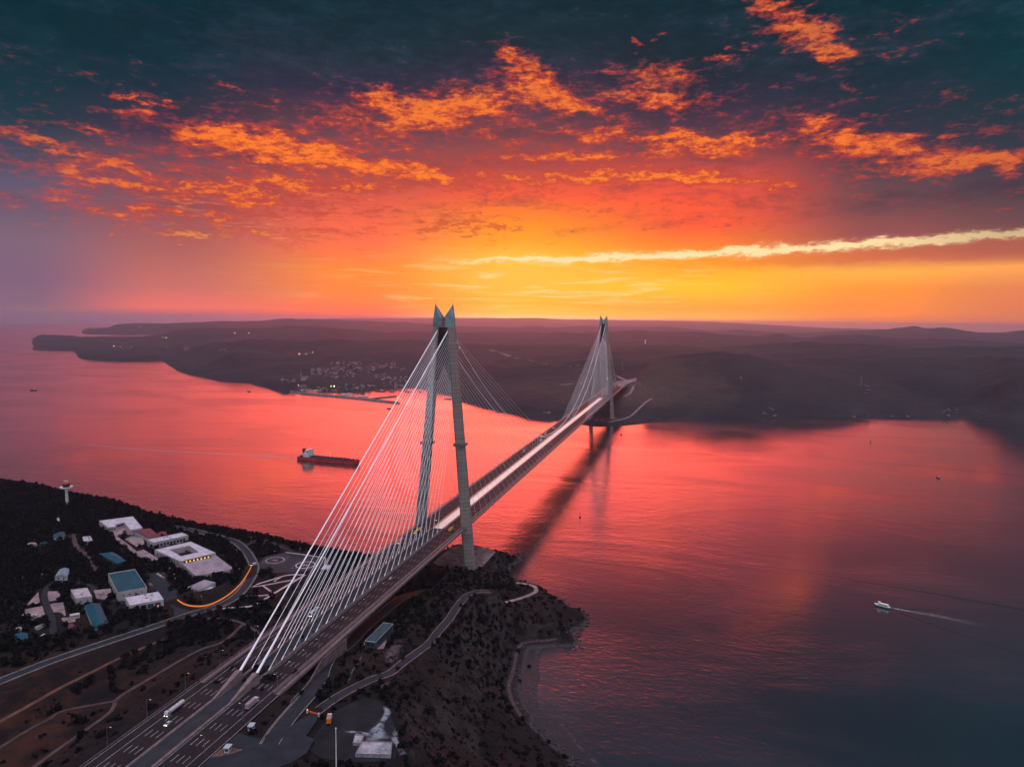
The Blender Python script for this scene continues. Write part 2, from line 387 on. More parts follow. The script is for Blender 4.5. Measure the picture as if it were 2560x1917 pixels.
# soft-edged afterglow: the sun is already down in the haze; this wide unseen lamp is added to redden the water
sl.use_nodes = True; X.tree = sl.node_tree
_em = next(n for n in X.tree.nodes if n.type == 'EMISSION')
_gi = X.tree.nodes.new('ShaderNodeNewGeometry')
def _dotg(v):
    n = X.tree.nodes.new('ShaderNodeVectorMath'); n.operation = 'DOT_PRODUCT'
    X.tree.links.new(_gi.outputs['Incoming'], n.inputs[0]); n.inputs[1].default_value = tuple(v); return X(n.outputs['Value'])
_hh = np.cross(_sd, (0, 0, 1)); _hh /= np.linalg.norm(_hh); _vv = np.cross(_hh, _sd)
_gh, _gv = _dotg(_hh)*(1/0.225), _dotg(_vv)*(1/0.125)                # wide along the horizon, shallow above it
_fa = ((_gh*_gh+_gv*_gv)*-0.5).exp()*0.9+((_gh*_gh*0.2+_gv*_gv)*-0.5).exp()*0.07
X.tree.links.new((_fa*12.5).s, _em.inputs['Strength'])
# ------------------------------------------------------------------ water and air
def water_mat():
    m, b = new_mat('strait_water')
    p = position(); px_, py_, pz_ = split(p)
    cam_d = X.tree.nodes.new('ShaderNodeVectorMath'); cam_d.operation = 'DISTANCE'
    X.tree.links.new(p.s, cam_d.inputs[0]); cam_d.inputs[1].default_value = (272, -746, 0)
    rng = X(cam_d.outputs['Value'])
    # wind ripples, swell and broad slicks; fine ripples fade with distance into plain roughness
    r1 = noise(vscale(p, 0.13, 0.20, 0.2), 1.0, 3, 0.55, 0.6)
    r2 = noise(vscale(p, 0.030, 0.052, 0.1), 1.0, 4, 0.55, 0.4)
    slick = noise(vscale(p, 0.0022, 0.0042, 0.1), 1.0, 5, 0.55, 0.8)
    near = sstep(rng, 350, 2600, 1.0, 0.8)
    h = (r1*0.42+r2*0.6)*sstep(slick, 0.36, 0.62, 0.35, 1.35)*near*sstep(px_, 150, 520, 1.0, 0.55)
    cove = sstep(noise(vscale(p, 0.02, 0.02, 0.1), 1.0, 4, 0.6, 0.5)*34.0+X.op('SQRT', (px_-150)*(px_-150)*0.8+(py_+215)*(py_+215)*0.26), 40, 74, 1.0, 0.0)
    col = mixc(slick, (0.004, 0.008, 0.010), (0.007, 0.012, 0.014))
    col = mixc(cove*0.8, col, (0.030, 0.032, 0.032))
    put(b, 'Base Color', col)
    put(b, 'Roughness', sstep(slick, 0.35, 0.65, 0.10, 0.19))
    put(b, 'IOR', 8.0); put(b, 'Specular Tint', (1.0, 0.90, 0.93))
    put(b, 'Normal', bump(h, 0.55, 1.0))
    return m
WATER = water_mat()
R_EARTH = 7.4e6                                                   # with refraction: the sea drops below the eye line as it really does
def sag(d): return d*d/(2*R_EARTH)
_wr = np.concatenate([[1.0], np.geomspace(150, 36000, 70)]); _wa = np.linspace(0, 2*math.pi, 145)[:-1]
_wx = CAM[0]+np.outer(_wr, np.cos(_wa)); _wy = CAM[1]+np.outer(_wr, np.sin(_wa)); _wz = -np.repeat(sag(_wr)[:, None], 144, 1)
_i = np.arange(71*144).reshape(71, 144); _j = np.roll(_i, -1, 1)
_wf = np.stack([_i[:-1], _i[1:], _j[1:], _j[:-1]], -1).reshape(-1, 4)
tag(np_mesh('water', np.stack([_wx.ravel(), _wy.ravel(), _wz.ravel()], 1), _wf, WATER, smooth=True), 'calm strait reflecting the red sunset', kind='structure')
hz = MB(); hz.box((CAM[0], CAM[1], 20), (74000, 74000, 650))
hm = bpy.data.materials.new('haze_air'); hm.use_nodes = True; X.tree = hm.node_tree; X.tree.nodes.clear()
pv_ = X.tree.nodes.new('ShaderNodeVolumePrincipled'); mo = X.tree.nodes.new('ShaderNodeOutputMaterial')
pv_.inputs['Color'].default_value = (0.86, 0.80, 0.90, 1); pv_.inputs['Density'].default_value = 2.2e-5
pv_.inputs['Anisotropy'].default_value = 0.86
pr_ = X.tree.nodes.new('ShaderNodeVolumePrincipled')               # droplets scatter forward, the air itself evenly and blue
pr_.inputs['Color'].default_value = (0.34, 0.50, 0.84, 1); pr_.inputs['Density'].default_value = 1.7e-5; pr_.inputs['Anisotropy'].default_value = 0.0
av_ = X.tree.nodes.new('ShaderNodeAddShader'); X.tree.links.new(pv_.outputs[0], av_.inputs[0]); X.tree.links.new(pr_.outputs[0], av_.inputs[1])
X.tree.links.new(av_.outputs[0], mo.inputs['Volume'])
hz_o = hz.build('haze', hm); tag(hz_o, 'thin evening haze over the strait and hills', kind='stuff')
# ------------------------------------------------------------------ the bridge (axis +Y, near tower at y = 0, far tower at y = 1408)
SPAN, SIDE, ZD, HW = 1408.0, 372.0, 71.6, 29.25
CONC = mat('tower_concrete', (0.30, 0.27, 0.26), 0.85, vary=0.22, scale=0.05)
def conc_lifts():
    m, b = new_mat('tower_concrete_lifts'); p = position(); x_, y_, z_ = split(p)
    n = noise(vscale(p, 0.06, 0.06, 0.5), 1.0, 5, 0.6); w_ = noise(xyz(z_*0.17, 0.0, 0.0), 1.0, 4, 0.85)
    line = sstep(X.op('ABSOLUTE', X.op('FRACT', z_*0.22)-0.5), 0.38, 0.48)
    streak_ = sstep(noise(vscale(p, .5, .5, .012), 1.0, 4, .6), .5, .66)
    c = mixc(sstep(n*0.35+w_*0.65, 0.38, 0.62), (0.19, 0.15, 0.14), (0.31, 0.245, 0.225))
    c = mixc(line*0.6, c, (0.10, 0.08, 0.075)); c = mixc(streak_*.35, c, (0.12, 0.095, 0.09))
    put(b, 'Base Color', c); put(b, 'Roughness', 0.85); return m
LIFTS = conc_lifts()
CAPM = mat('cap_cladding', (0.16, 0.27, 0.29), 0.42, 0.35, 0.25, 0.15)
DARK = mat('crossbeam_steel', (0.008, 0.012, 0.014), 0.7, 0.0, 0.3, 0.1)
STAYM = mat('white_cable_sheath', (0.85, 0.84, 0.84), 0.45, 0.0, 0.04, 0.05)
ASPH = mat('asphalt', (0.012, 0.011, 0.012), 0.62, 0, 0.30, 0.08, col2=(0.0065, 0.006, 0.007))
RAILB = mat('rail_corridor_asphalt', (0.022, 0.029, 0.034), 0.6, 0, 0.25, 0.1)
EDGE = mat('painted_deck_steel', (0.17, 0.125, 0.12), 0.5, 0.15, 0.2, 0.2)
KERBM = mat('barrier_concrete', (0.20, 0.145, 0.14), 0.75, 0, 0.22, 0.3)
RAILM = mat('galvanised_rail', (0.42, 0.40, 0.41), 0.35, 0.7, 0.2, 0.5)
PAINT = mat('road_paint', (0.42, 0.40, 0.39), 0.7, 0, 0.35, 0.6)
UNDER = mat('deck_underside', (0.05, 0.05, 0.055), 0.7, 0, 0.2, 0.1)
SOCK = mat('stay_socket_paint', (0.50, 0.46, 0.45), 0.5, 0, 0.1, 0.4)
KERB_GLOW = mat('barrier_glow_tint', (0.55, 0.31, 0.20), 0.4, 0, 0.1, 0.3)  # main-span barrier: sunset backlight painted into the concrete's colour
YW0, YW1 = -17.0, SPAN-22
UNDER2 = mat('platform_steel', (0.19, 0.17, 0.17), 0.8)
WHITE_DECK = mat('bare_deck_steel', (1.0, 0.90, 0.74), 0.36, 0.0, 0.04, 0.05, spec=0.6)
bridge = thing('suspension_bridge', 'long cable bridge with two pointed A-shaped towers crossing the strait', 'bridge', (0, 0, 0))
Y0, Y1 = -SIDE-4, SPAN+SIDE+4
def yb(mb, x0, x1, y0, y1, z0, z1, mi=0): return mb.box(((x0+x1)/2, (y0+y1)/2, (z0+z1)/2), (abs(x1-x0), y1-y0, z1-z0), 0, mi)
d = MB()                                                          # steel box: faired hexagon section
sec = [(-HW, -0.25), (-HW, -1.3), (-HW+7, -4.6), (-8, -5.3), (8, -5.3), (HW-7, -4.6), (HW, -1.3), (HW, -0.25)]
d.loft([[(x, y, ZD+z) for x, z in sec[::-1]] for y in (Y0, Y1)])
deck = d.build('deck', [EDGE], bridge)
for s in (-1, 1):
    q = MB(); yb(q, s*7.15, s*24.6, Y0, Y1, ZD-0.24, ZD); q.build('roadway', ASPH, deck)
    q = MB(); yb(q, s*26.3, s*29.0, Y0, Y1, ZD-0.24, ZD+0.12); q.build('walkway', EDGE, deck)
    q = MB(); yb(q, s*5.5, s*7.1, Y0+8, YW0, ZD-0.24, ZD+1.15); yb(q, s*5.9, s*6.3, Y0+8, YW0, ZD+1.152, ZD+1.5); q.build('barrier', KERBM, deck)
    q = MB(); yb(q, s*5.5, s*7.1, YW0+.01, YW1, ZD-0.24, ZD+1.15); yb(q, s*5.9, s*6.3, YW0+.01, YW1, ZD+1.152, ZD+1.5); q.build('barrier', KERB_GLOW, deck)
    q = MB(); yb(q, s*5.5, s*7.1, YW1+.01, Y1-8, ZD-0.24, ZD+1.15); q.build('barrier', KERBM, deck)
    q = MB(); yb(q, s*24.8, s*25.5, Y0, Y1, ZD-0.24, ZD+0.75); q.build('kerb_barrier', KERBM, deck)
    q = MB()
    for z in (0.6, 1.05, 1.45): yb(q, s*25.1-0.07, s*25.1+0.07, Y0, Y1, ZD+z+0.16, ZD+z+0.30)
    for z in (0.5, 1.0, 1.5): yb(q, s*29.1-0.06, s*29.1+0.06, Y0, Y1, ZD+z, ZD+z+0.12)
    y = Y0+1
    while y < Y1:
        yb(q, s*29.1-0.05, s*29.1+0.05, y, y+0.12, ZD-0.2, ZD+1.6); y += 4
    q.build('railing', RAILM, deck)
    q = MB(); y = Y0+3
    while y < Y1-8:
        for x in (11.4, 15.05, 18.7): q.box((s*x, y+3.2, ZD+0.012), (0.26, 6.4, 0.02))
        y += 15.4
    for x in (7.75, 22.4): yb(q, s*x-0.11, s*x+0.11, Y0, Y1, ZD+0.002, ZD+0.022)
    q.build('lane_marking', PAINT, deck)
YW0, YW1 = -17.0, SPAN-22
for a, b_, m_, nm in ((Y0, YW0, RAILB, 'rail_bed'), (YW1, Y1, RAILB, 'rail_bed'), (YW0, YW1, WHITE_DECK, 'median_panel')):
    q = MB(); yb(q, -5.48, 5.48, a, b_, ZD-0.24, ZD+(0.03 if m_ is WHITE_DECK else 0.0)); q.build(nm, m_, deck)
# towers
def xo(z): return 10.3+(322-z)*0.0925-(0 if z < 297 else (z-297)*0.0)   # outer face of a leg
def xi(z):                                                         # inner face
    return xo(z)-8.0-(297-min(z, 297))*0.0125
def leg_ring(s, z, y):
    o, i = xo(z), xi(z)
    dpt = 6.6+(322-z)*0.0035; oo = 2.6+(322-z)*0.002
    pts = [(i, -dpt+2.2), (i+2.0, -dpt), (o, -oo), (o, oo), (i+2.0, dpt), (i, dpt-2.2)]
    r = [(s*a, y+b, z) for a, b in pts]
    return r if s > 0 else r[::-1]
def cap_ring(s, z, y):
    o, i = xo(297)-(z-297)*0.082, 1.35
    pts = [(i, -4.4), (i+2.4, -6.6), (o, -2.65), (o, 2.65), (i+2.4, 6.6), (i, 4.4)]
    r = [(s*a, y+b, z) for a, b in pts]
    return r if s > 0 else r[::-1]
def tower(y, zb):
    p = MB()                                                       # dark X-shaped web tying the legs together under the caps
    za, zn, ze = 296.5, 255.0, 236.0
    for yy, flip in ((y-3.4, 0), (y+3.4, 1)): pass
    out = [(-xi(za)-.3, za), (xi(za)+.3, za), (xi(ze)+.3, ze), (xi(ze+4)-1.2, ze+2), (1.2, zn), (0, zn+1.5), (-1.2, zn), (-xi(ze+4)+1.2, ze+2), (-xi(ze)-.3, ze)]
    f_ = [(a, y-4.2, z) for a, z in out]; b__ = [(a, y+4.2, z) for a, z in out]; n = len(out)
    p.add(f_+b__, [(i, n+i, n+(i+1) % n, (i+1) % n) for i in range(n)])
    p.add(f_, [(0, 1, 5), (1, 2, 3, 4), (1, 4, 5), (0, 5, 6), (0, 6, 7, 8)][0:0]+[(0, 5, 1), (1, 5, 4), (1, 4, 3), (1, 3, 2), (0, 6, 5), (0, 7, 6), (0, 8, 7)][::1])
    p.add(b__, [(1, 5, 0), (4, 5, 1), (3, 4, 1), (2, 3, 1), (5, 6, 0), (6, 7, 0), (7, 8, 0)])
    tw = p.build('tower', DARK, bridge)
    for s in (-1, 1):
        q = MB(); zs = [zb, 60, 120, 180, 240, 297]
        q.loft([leg_ring(s, z, y) for z in zs])
        lg = q.build('leg', LIFTS, tw)
        q = MB(); zc = 166.0                                       # work platform round the leg
        q.box((s*(xo(zc)+xi(zc))/2, y, zc), (13.0, 15.4, 0.7)); q.box((s*(xo(zc)+xi(zc))/2, y-7.6, zc+1.0), (13.0, 0.12, 1.2)); q.box((s*(xo(zc)+xi(zc))/2, y, zc-1.6), (12.6, 14.9, 1.2))
        q.build('platform', UNDER2, tw)
        q = MB()                                                   # pointed cap: outer edge to the tip, inner shoulder lower
        R = [cap_ring(s, 297.002, y), cap_ring(s, 307.5, y)]
        q.loft(R, caps=False)
        top = R[1]; tip = [(s*10.45, y-1.0, 322), (s*10.45, y+1.0, 322)]
        rr = top if s > 0 else top[::-1]
        a0, a1, a2, a3, a4, a5 = rr
        vs = [a0, a1, a2, a3, a4, a5]+tip
        fs = [(0, 1, 6), (1, 2, 6), (2, 3, 7, 6), (3, 4, 7), (4, 5, 7), (5, 0, 6, 7)]
        q.add(vs, fs if s > 0 else [f[::-1] for f in fs])
        q.build('cap', CAPM, tw)
        q = MB(); q.tube((s*10.3, y, 321.5), (s*10.3, y, 329), 0.16, 0.05, 6); q.build('aerial', DARK, tw)
    return tw
tower(0, 2); tower(SPAN, 2)
# main cables: straight in the side spans, parabola over the main span
XC = 6.2; ZT = 296.0
def zmain(y): t = (y-SPAN/2)/(SPAN/2); return ZD+3.6+(ZT-ZD-3.6)*t*t
for s in (-1, 1):
    for y0, y1 in ((0, -366.5), (SPAN, SPAN+366.5)):
        q = MB(); q.tube((s*XC, y0, ZT), (s*XC, y1, ZD+5.2), 0.55, 0.55, 8)
        tt = 0.93; q.tube((s*XC, y0+(y1-y0)*tt, ZT+(ZD+5.2-ZT)*tt), (s*XC, y1, ZD+5.2), 0.62, 0.95, 8)
        q.build('main_cable', STAYM, bridge)
    q = MB(); q.pipe([(s*XC, y, zmain(y)) for y in np.linspace(0, SPAN, 49)], 0.42, 6); q.build('main_cable', STAYM, bridge)
    for k in range(21):
        y = SPAN/2+(k-10)*22.4
        q = MB(); q.tube((s*XC, y, ZD+1.3), (s*XC, y, zmain(y)), 0.14, 0.14, 5); q.tube((s*XC, y, ZD+1.3), (s*XC, y, ZD+2.6), 0.4, 0.25, 6); q.build('hanger', STAYM, bridge)
# stays
stays = []
for ty, dirs in ((0.0, ((-1, 'side'), (1, 'main'))), (SPAN, ((1, 'side'), (-1, 'main')))):
    for dr_, kind_ in dirs:
        for s in (-1, 1):
            for k in range(22):
                zt = 212+k*3.75
                xt = s*(xi(zt)+1.0)
                yt = ty+dr_*(5.2)
                if kind_ == 'side': yy, xx, rad = ty+dr_*(38+15.0*k), s*6.3, 0.22
                else: yy, xx, rad = ty+dr_*(36+22.6*k), s*27.6, 0.15
                stays.append((ty, kind_, (xt, yt, zt), (xx, yy, ZD+1.4), rad))
pri = [q for q in stays if q[0] == 0]+[q for q in stays if q[0] != 0 and q[1] == 'main']
first, rest = pri[:100], pri[100:]+[q for q in stays if q not in pri]
def stay_mb(mb, q):
    _, kind_, a, b_, rad = q
    mb.tube(a, b_, rad*.55, rad*1.05, 6)
    if kind_ == 'side':
        a, b_ = np.array(a), np.array(b_); t = (a-b_)/np.linalg.norm(a-b_)
        mb.tube(b_, b_+t*3.2, 0.42, 0.34, 6)
for q in first:
    mb = MB(); stay_mb(mb, q); mb.build('stay_cable', STAYM, bridge)
mb = MB()
for q in rest: stay_mb(mb, q)
tag(mb.build('stay_cable', STAYM, bridge), kind='stuff')
# damper frames at the foot of the side-span stays, stay posts along the main-span edges
DAMP = mat('damper_frame_steel', (0.26, 0.33, 0.37), 0.5, 0.3, 0.1, 0.4)
proto = None
for s in (-1, 1):
    for k in range(22):
        y = -(38+15.0*k)
        top = np.array((xi(212+k*3.75)+1.0, -5.2, 212+k*3.75)); bot = np.array((6.3, y, ZD+1.4)); t = (top-bot)/np.linalg.norm(top-bot)
        a = bot+t*9.5; a[0] *= s
        mb = MB(); mb.tube((s*5.7, a[1]+0.6, ZD+1.15), (a[0], a[1], a[2]), 0.17, 0.14, 5); mb.tube((s*6.9, a[1]+0.6, ZD+1.15), (a[0], a[1], a[2]), 0.17, 0.14, 5)
        mb.tube((s*5.95, a[1]+0.45, ZD+1.15+(a[2]-ZD-1.15)*.5), (s*6.65, a[1]+0.45, ZD+1.15+(a[2]-ZD-1.15)*.5), 0.1, 0.1, 4)
        mb.build('damper_frame', DAMP, bridge)
for ty, dr_ in ((0, 1), (SPAN, -1)):
    for s in (-1, 1):
        for k in range(22):
            y = ty+dr_*(36+22.6*k); mb = MB()
            mb.tube((s*27.6, y, ZD), (s*27.2, y-dr_*2.6, ZD+5.4), 0.42, 0.26, 6); mb.tube((s*27.6, y+.8, ZD), (s*27.2, y-dr_*2.4, ZD+5.2), 0.2, 0.2, 5); mb.box((s*27.6, y, ZD+0.5), (1.2, 2.2, 0.9))
            mb.build('stay_socket', SOCK, bridge)
# cable anchorages, wedge blocks on the median
for s in (-1, 1):
    for y0, dr_ in ((-366, -1), (SPAN+366, 1)):
        q = MB(); pr = [(0, 0.0, 6.6), (-2.6, 0.0, 6.0)]
        w0, w1 = 2.7, 1.1
        ys = [0, 2.0, 26.0]; hs = [6.4, 6.9, 1.2]; ws = [2.5, 2.6, 0.85]
        q.loft([[(s*XC-w_, y0+dr_*yy_, ZD-0.2), (s*XC+w_, y0+dr_*yy_, ZD-0.2), (s*XC+w_*.72, y0+dr_*yy_, ZD+h_), (s*XC-w_*.72, y0+dr_*yy_, ZD+h_)][::(1 if dr_ > 0 else 1)] for yy_, h_, w_ in zip(ys, hs, ws)])
        q.build('anchor_block', KERBM, bridge)
# ------------------------------------------------------------------ near shore: height field from photo-read spot heights
def z5(x, y): return (960+x/2.921, 1350+y/2.921)                  # crops the spots were read from -> photo pixels
def z1(x, y): return (x/3.45, 1150+y/3.45)
def z2(x, y): return (500+x/3.45, 1150+y/3.45)
def z3(x, y): return (x/3.95, 1500+y/3.95)
def z4(x, y): return (500+x/3.95, 1500+y/3.95)
def zd(x, y): return (680+x/6.9, 1440+y/6.9)
def zq(x, y): return (880+x/6.9, 1240+y/6.9)
SH = [z5(*q) for q in [(850,12),(960,55),(1010,95),(985,150),(930,190),(905,222)]]
SH8 = [z5(*q) for q in [(960,262),(1040,312),(1110,335),(1180,362),(1255,400)]]
SH2 = [z5(*q) for q in [(1300,440),(1345,497),(1410,512),(1465,535),(1500,582),(1440,645),(1385,655),(1400,720),(1415,768),(1330,782),(1230,752),(1150,745),(1060,745),(1010,765),(985,800),(965,880),(945,980),(922,1060),(930,1120),(962,1200),(1010,1280),(1060,1312),(1120,1370),(1180,1440),(1250,1500),(1330,1565),(1400,1640),(1440,1720)]]
shore = [G(x, y, 14)[:2] for x, y in SH[:2]]+[G(x, y, 0)[:2] for x, y in SH[2:]]+[G(x, y, 8)[:2] for x, y in SH8]+[G(x, y, 0)[:2] for x, y in SH2]
shore += [np.array(q) for q in [(222,-345),(245,-430),(262,-520),(300,-640),(330,-760),(340,-1000)]]
left_sky = [(0,1232,22),(60,1236,22),(130,1246,22),(200,1268,20),(270,1288,20),(345,1300,18),(420,1328,18),(490,1342,16),(560,1358,16),(640,1372,15),(720,1384,14),(800,1396,12),(880,1402,10),(960,1398,8)]
back = [np.array(q) for q in [(-1300,-1000),(-1300,60),(-1000,70)]]+[G(x, y, z)[:2] for x, y, z in left_sky]+[np.array(q) for q in [(-72,18),(-62,44),(-46,66)]]+[G(x, y, 12)[:2] for x, y in [(1085,1372),(1120,1358),(1150,1353)]]
LAND = np.array(shore+back)
SPOT = [   # photo x, photo y, height
 (0,1702,66),(127,1652,65.5),(253,1609,64.5),(380,1567,63),(481,1533,62),(551,1512,61),(591,1489,60),(617,1460,58),(635,1425,56),(629,1399,55),(609,1370,54),(580,1350,53),(522,1335,52),(478,1324,51),
 (0,1245,60),(80,1252,61),(168,1262,61),(230,1285,58),(300,1300,56),(345,1312,54),(420,1340,52),(560,1372,50),(640,1385,48),(700,1400,50),(760,1395,46),(800,1415,46),(850,1412,34),(900,1412,28),(960,1408,22),
 (0,1330,64),(100,1330,63),(200,1330,61),(300,1340,60),(400,1380,59),(500,1400,58),(560,1440,58),(460,1420,58),(300,1450,60),(200,1420,62),(100,1420,64),(0,1450,66),(100,1500,63),(200,1500,62),(320,1480,60),(420,1470,60),(0,1600,66),(60,1580,65),(160,1560,63),(500,1480,60),
 (700,1460,52),(760,1440,48),(800,1440,42),(640,1500,58),(700,1500,52),(760,1490,42),(820,1470,34),(560,1540,60),(640,1545,56),(700,1540,50),(760,1530,44),(860,1440,28),
 (0,1803,62),(63,1768,62),(152,1718,61),(228,1680,60),(304,1642,60),(380,1609,59),(415,1597,58),
 (0,1867,58),(127,1794,57),(278,1753,57),(291,1748,57),(228,1814,58),(152,1867,60),(83,1917,62),(316,1730,58),(380,1692,60),(456,1647,61),(506,1621,60),(560,1602,60),(607,1560,60),(500,1546,61),
 (350,1790,62),(270,1860,65),(430,1720,64),(520,1650,65),
]
SPOTR = [zd(2208,400)+(47,), zd(1900,640)+(50,), zd(1600,890)+(53,), zd(1300,1190)+(57,), zd(1000,1400)+(61,), zd(860,1656)+(64,), z4(1200,740)+(67,), z4(1100,900)+(69,), z4(900,1130)+(70.5,), z4(780,1280)+(71,), z4(700,1400)+(71,),
 (781,1781,70.5),(794,1776,70),(854,1735,68),(930,1697,65),(1006,1657,61),(1044,1629,59),(974,1682,63),(1073,1607,57),(1097,1576,55),(1121,1549,53),(1135,1528,51),(1152,1504,49),(1169,1487,47.5),(1196,1478,46),
 (1294,1497,24),(1323,1487,23),(1340,1477,22),(1337,1466,21),(1318,1460,20),(960,1580,58),(905,1640,62),(880,1690,65),(1180,1421,30),(1100,1424,31),(1060,1440,36),(1250,1436,28),(1290,1450,22),(1240,1500,36),(1200,1540,40),(1250,1580,30),(1150,1600,48),(1100,1660,52),(1180,1680,36),(1240,1640,24),
 (1040,1720,58),(1100,1780,44),(1200,1780,24),(1000,1790,64),(1080,1860,48),(1200,1880,20),(930,1800,69),(860,1760,69),(860,1850,70),(960,1880,69),(1020,1860,64),(760,1860,72),(1340,1800,6),(1300,1700,6),(1020,1560,55),(1060,1540,53)]
SPOTW = [(34,0,22),(-34,0,20),(0,20,22),(45,40,18),(30,70,14),(-20,50,20),(60,20,14),(0,-40,23),(0,-90,27),(10,-150,44),(-40,-60,26),(-40,-140,36),(0,-220,58),(0,-300,68),(-45,-250,52),(0,-372,70.6),(-30,-380,70.6),(30,-400,70.6),(0,-460,71),(-32,-460,71),(32,-460,71),(0,-700,71),(-60,-700,68),(60,-700,71),(120,-640,60),(-200,-700,64),(-500,-600,66),(-900,-400,66),(-1200,-200,66),(-900,-60,62),(-45,-420,69),(-48,-330,64),(95,-430,69),(130,-520,62)]
ctl = np.array([G(a, b, c) for a, b, c in SPOT+SPOTR]+[list(map(float, q)) for q in SPOTW])
_keep = []
for i, c in enumerate(ctl):                                       # drop near duplicates
    if all(np.hypot(*(c[:2]-ctl[j][:2])) > 5 for j in _keep): _keep.append(i)
ctl = ctl[_keep]
_D = np.hypot(ctl[:, None, 0]-ctl[None, :, 0], ctl[:, None, 1]-ctl[None, :, 1])
_n_ = len(ctl); _A = np.zeros((_n_+3, _n_+3)); _A[:_n_, :_n_] = -_D-np.eye(_n_)*2.0
_A[:_n_, _n_] = 1; _A[:_n_, _n_+1:] = ctl[:, :2]; _A[_n_:, :_n_] = _A[:_n_, _n_:].T
_w = np.linalg.solve(_A, np.concatenate([ctl[:, 2], np.zeros(3)]))
def rbf(x, y):
    x = np.asarray(x, float); y = np.asarray(y, float); o = np.full(x.shape, _w[_n_])+_w[_n_+1]*x+_w[_n_+2]*y
    for i in range(_n_): o -= _w[i]*np.hypot(x-ctl[i, 0], y-ctl[i, 1])
    return o
def seg_dist(x, y, poly, closed=True):
    """distance to a polyline and (closed) inside test, vectorised"""
    d = np.full(x.shape, 1e9); ins = np.zeros(x.shape, bool); n = len(poly)
    for i in range(n if closed else n-1):
        a, b = poly[i], poly[(i+1) % n]; vx, vy = b[0]-a[0], b[1]-a[1]; L = vx*vx+vy*vy+1e-9
        t = np.clip(((x-a[0])*vx+(y-a[1])*vy)/L, 0, 1); d = np.minimum(d, np.hypot(x-a[0]-t*vx, y-a[1]-t*vy))
        if closed:
            c = ((a[1] > y) != (b[1] > y)); ins ^= c & (x < vx*(y-a[1])/(vy if vy else 1e-9)+a[0])
    return d, ins
def vnoise(x, y, f, seed=0):
    """smooth value noise on a lattice"""
    r = np.random.default_rng(seed).random((256, 256)); x = x*f; y = y*f
    i = np.floor(x).astype(int); j = np.floor(y).astype(int); u = x-i; v = y-j; u = u*u*(3-2*u); v = v*v*(3-2*v)
    g = lambda a, b: r[a % 256, b % 256]
    return (g(i, j)*(1-u)+g(i+1, j)*u)*(1-v)+(g(i, j+1)*(1-u)+g(i+1, j+1)*u)*v-0.5
def fbm(x, y, f, o=4, seed=0): return sum(vnoise(x, y, f*2**k, seed+k)*0.5**k for k in range(o))
GX0, GX1, GY0, GY1, GS = -900.0, 345.0, -860.0, 145.0, 2.5
gx = np.arange(GX0, GX1+.1, GS); gy = np.arange(GY0, GY1+.1, GS)
XX, YY = np.meshgrid(gx, gy)
_sd_, _in = seg_dist(XX, YY, LAND); SDIST = np.where(_in, _sd_, -_sd_)
SDIST_R = SDIST+fbm(XX, YY, 0.11, 3, 31)*7*(np.abs(SDIST) < 40)
HB = np.clip(rbf(XX, YY), 3.0, 90)
_rel = fbm(XX, YY, 0.02, 4, 5)*5+fbm(XX, YY, 0.16, 2, 9)*0.9
HB = HB+_rel*np.clip((SDIST-10)/40, 0, 1)
_cl = 1-np.exp(-np.clip(SDIST_R, 0, None)/13.0)
HT = np.where(SDIST_R > 0, HB*_cl*np.clip(SDIST_R/7, 0.12, 1)+0.25, np.clip(SDIST_R*0.12, -6, 0)-0.25)
CARVE = []            # (polygon or centreline, heights, half width or None, blend)
def carve_poly(poly, z, blend=9.0): CARVE.append(('p', np.array(poly)[:, :2], z, blend))
def carve_line(c, hw, blend=9.0): CARVE.append(('l', np.asarray(c), hw, blend))
FREE = np.ones(XX.shape, bool)                                     # where plants may grow
def run_carve():
    global HT, FREE
    for kind, g, a, bl in CARVE:
        pts = g[:, :2]; ext = bl+(a if kind == 'l' else 0)+6
        i0, i1 = np.searchsorted(gx, [pts[:, 0].min()-ext, pts[:, 0].max()+ext]); j0, j1 = np.searchsorted(gy, [pts[:, 1].min()-ext, pts[:, 1].max()+ext])
        if i1 <= i0 or j1 <= j0: continue
        sx, sy = XX[j0:j1, i0:i1], YY[j0:j1, i0:i1]
        if kind == 'p':
            d, ins = seg_dist(sx, sy, pts); d = np.where(ins, 0, d); zt = a; free = 2.0
        else:
            d = np.full(sx.shape, 1e9); zt = np.zeros(sx.shape)
            for k in range(len(g)-1):
                p, q = g[k], g[k+1]; vx, vy = q[0]-p[0], q[1]-p[1]; L = vx*vx+vy*vy+1e-9
                t = np.clip(((sx-p[0])*vx+(sy-p[1])*vy)/L, 0, 1); dd = np.hypot(sx-p[0]-t*vx, sy-p[1]-t*vy)
                m_ = dd < d; d = np.where(m_, dd, d); zt = np.where(m_, p[2]+t*(q[2]-p[2]), zt)
            d = np.clip(d-a, 0, None); free = 1.5
        w_ = np.clip(1-(d-GS*0.8)/bl, 0, 1); w_ = w_*w_*(3-2*w_)
        HT[j0:j1, i0:i1] = HT[j0:j1, i0:i1]*(1-w_)+(zt-0.30)*w_
        FREE[j0:j1, i0:i1] &= d > free
def ht(x, y):
    i = np.clip((np.asarray(x)-GX0)/GS, 0, len(gx)-1.001); j = np.clip((np.asarray(y)-GY0)/GS, 0, len(gy)-1.001)
    a = i.astype(int); b = j.astype(int); u = i-a; v = j-b
    return (HT[b, a]*(1-u)+HT[b, a+1]*u)*(1-v)+(HT[b+1, a]*(1-u)+HT[b+1, a+1]*u)*v
def gnd(px, py, zg=60.0):
    """photo pixel -> point on the near ground"""
    d = ray(px, py); d = d/np.linalg.norm(d)
    t = np.arange(200, 1600, 1.0); P_ = CAM[None]+t[:, None]*d[None]
    hit = np.nonzero(P_[:, 2] < ht(P_[:, 0], P_[:, 1]))[0]
    return P_[hit[0]] if len(hit) else G(px, py, zg)
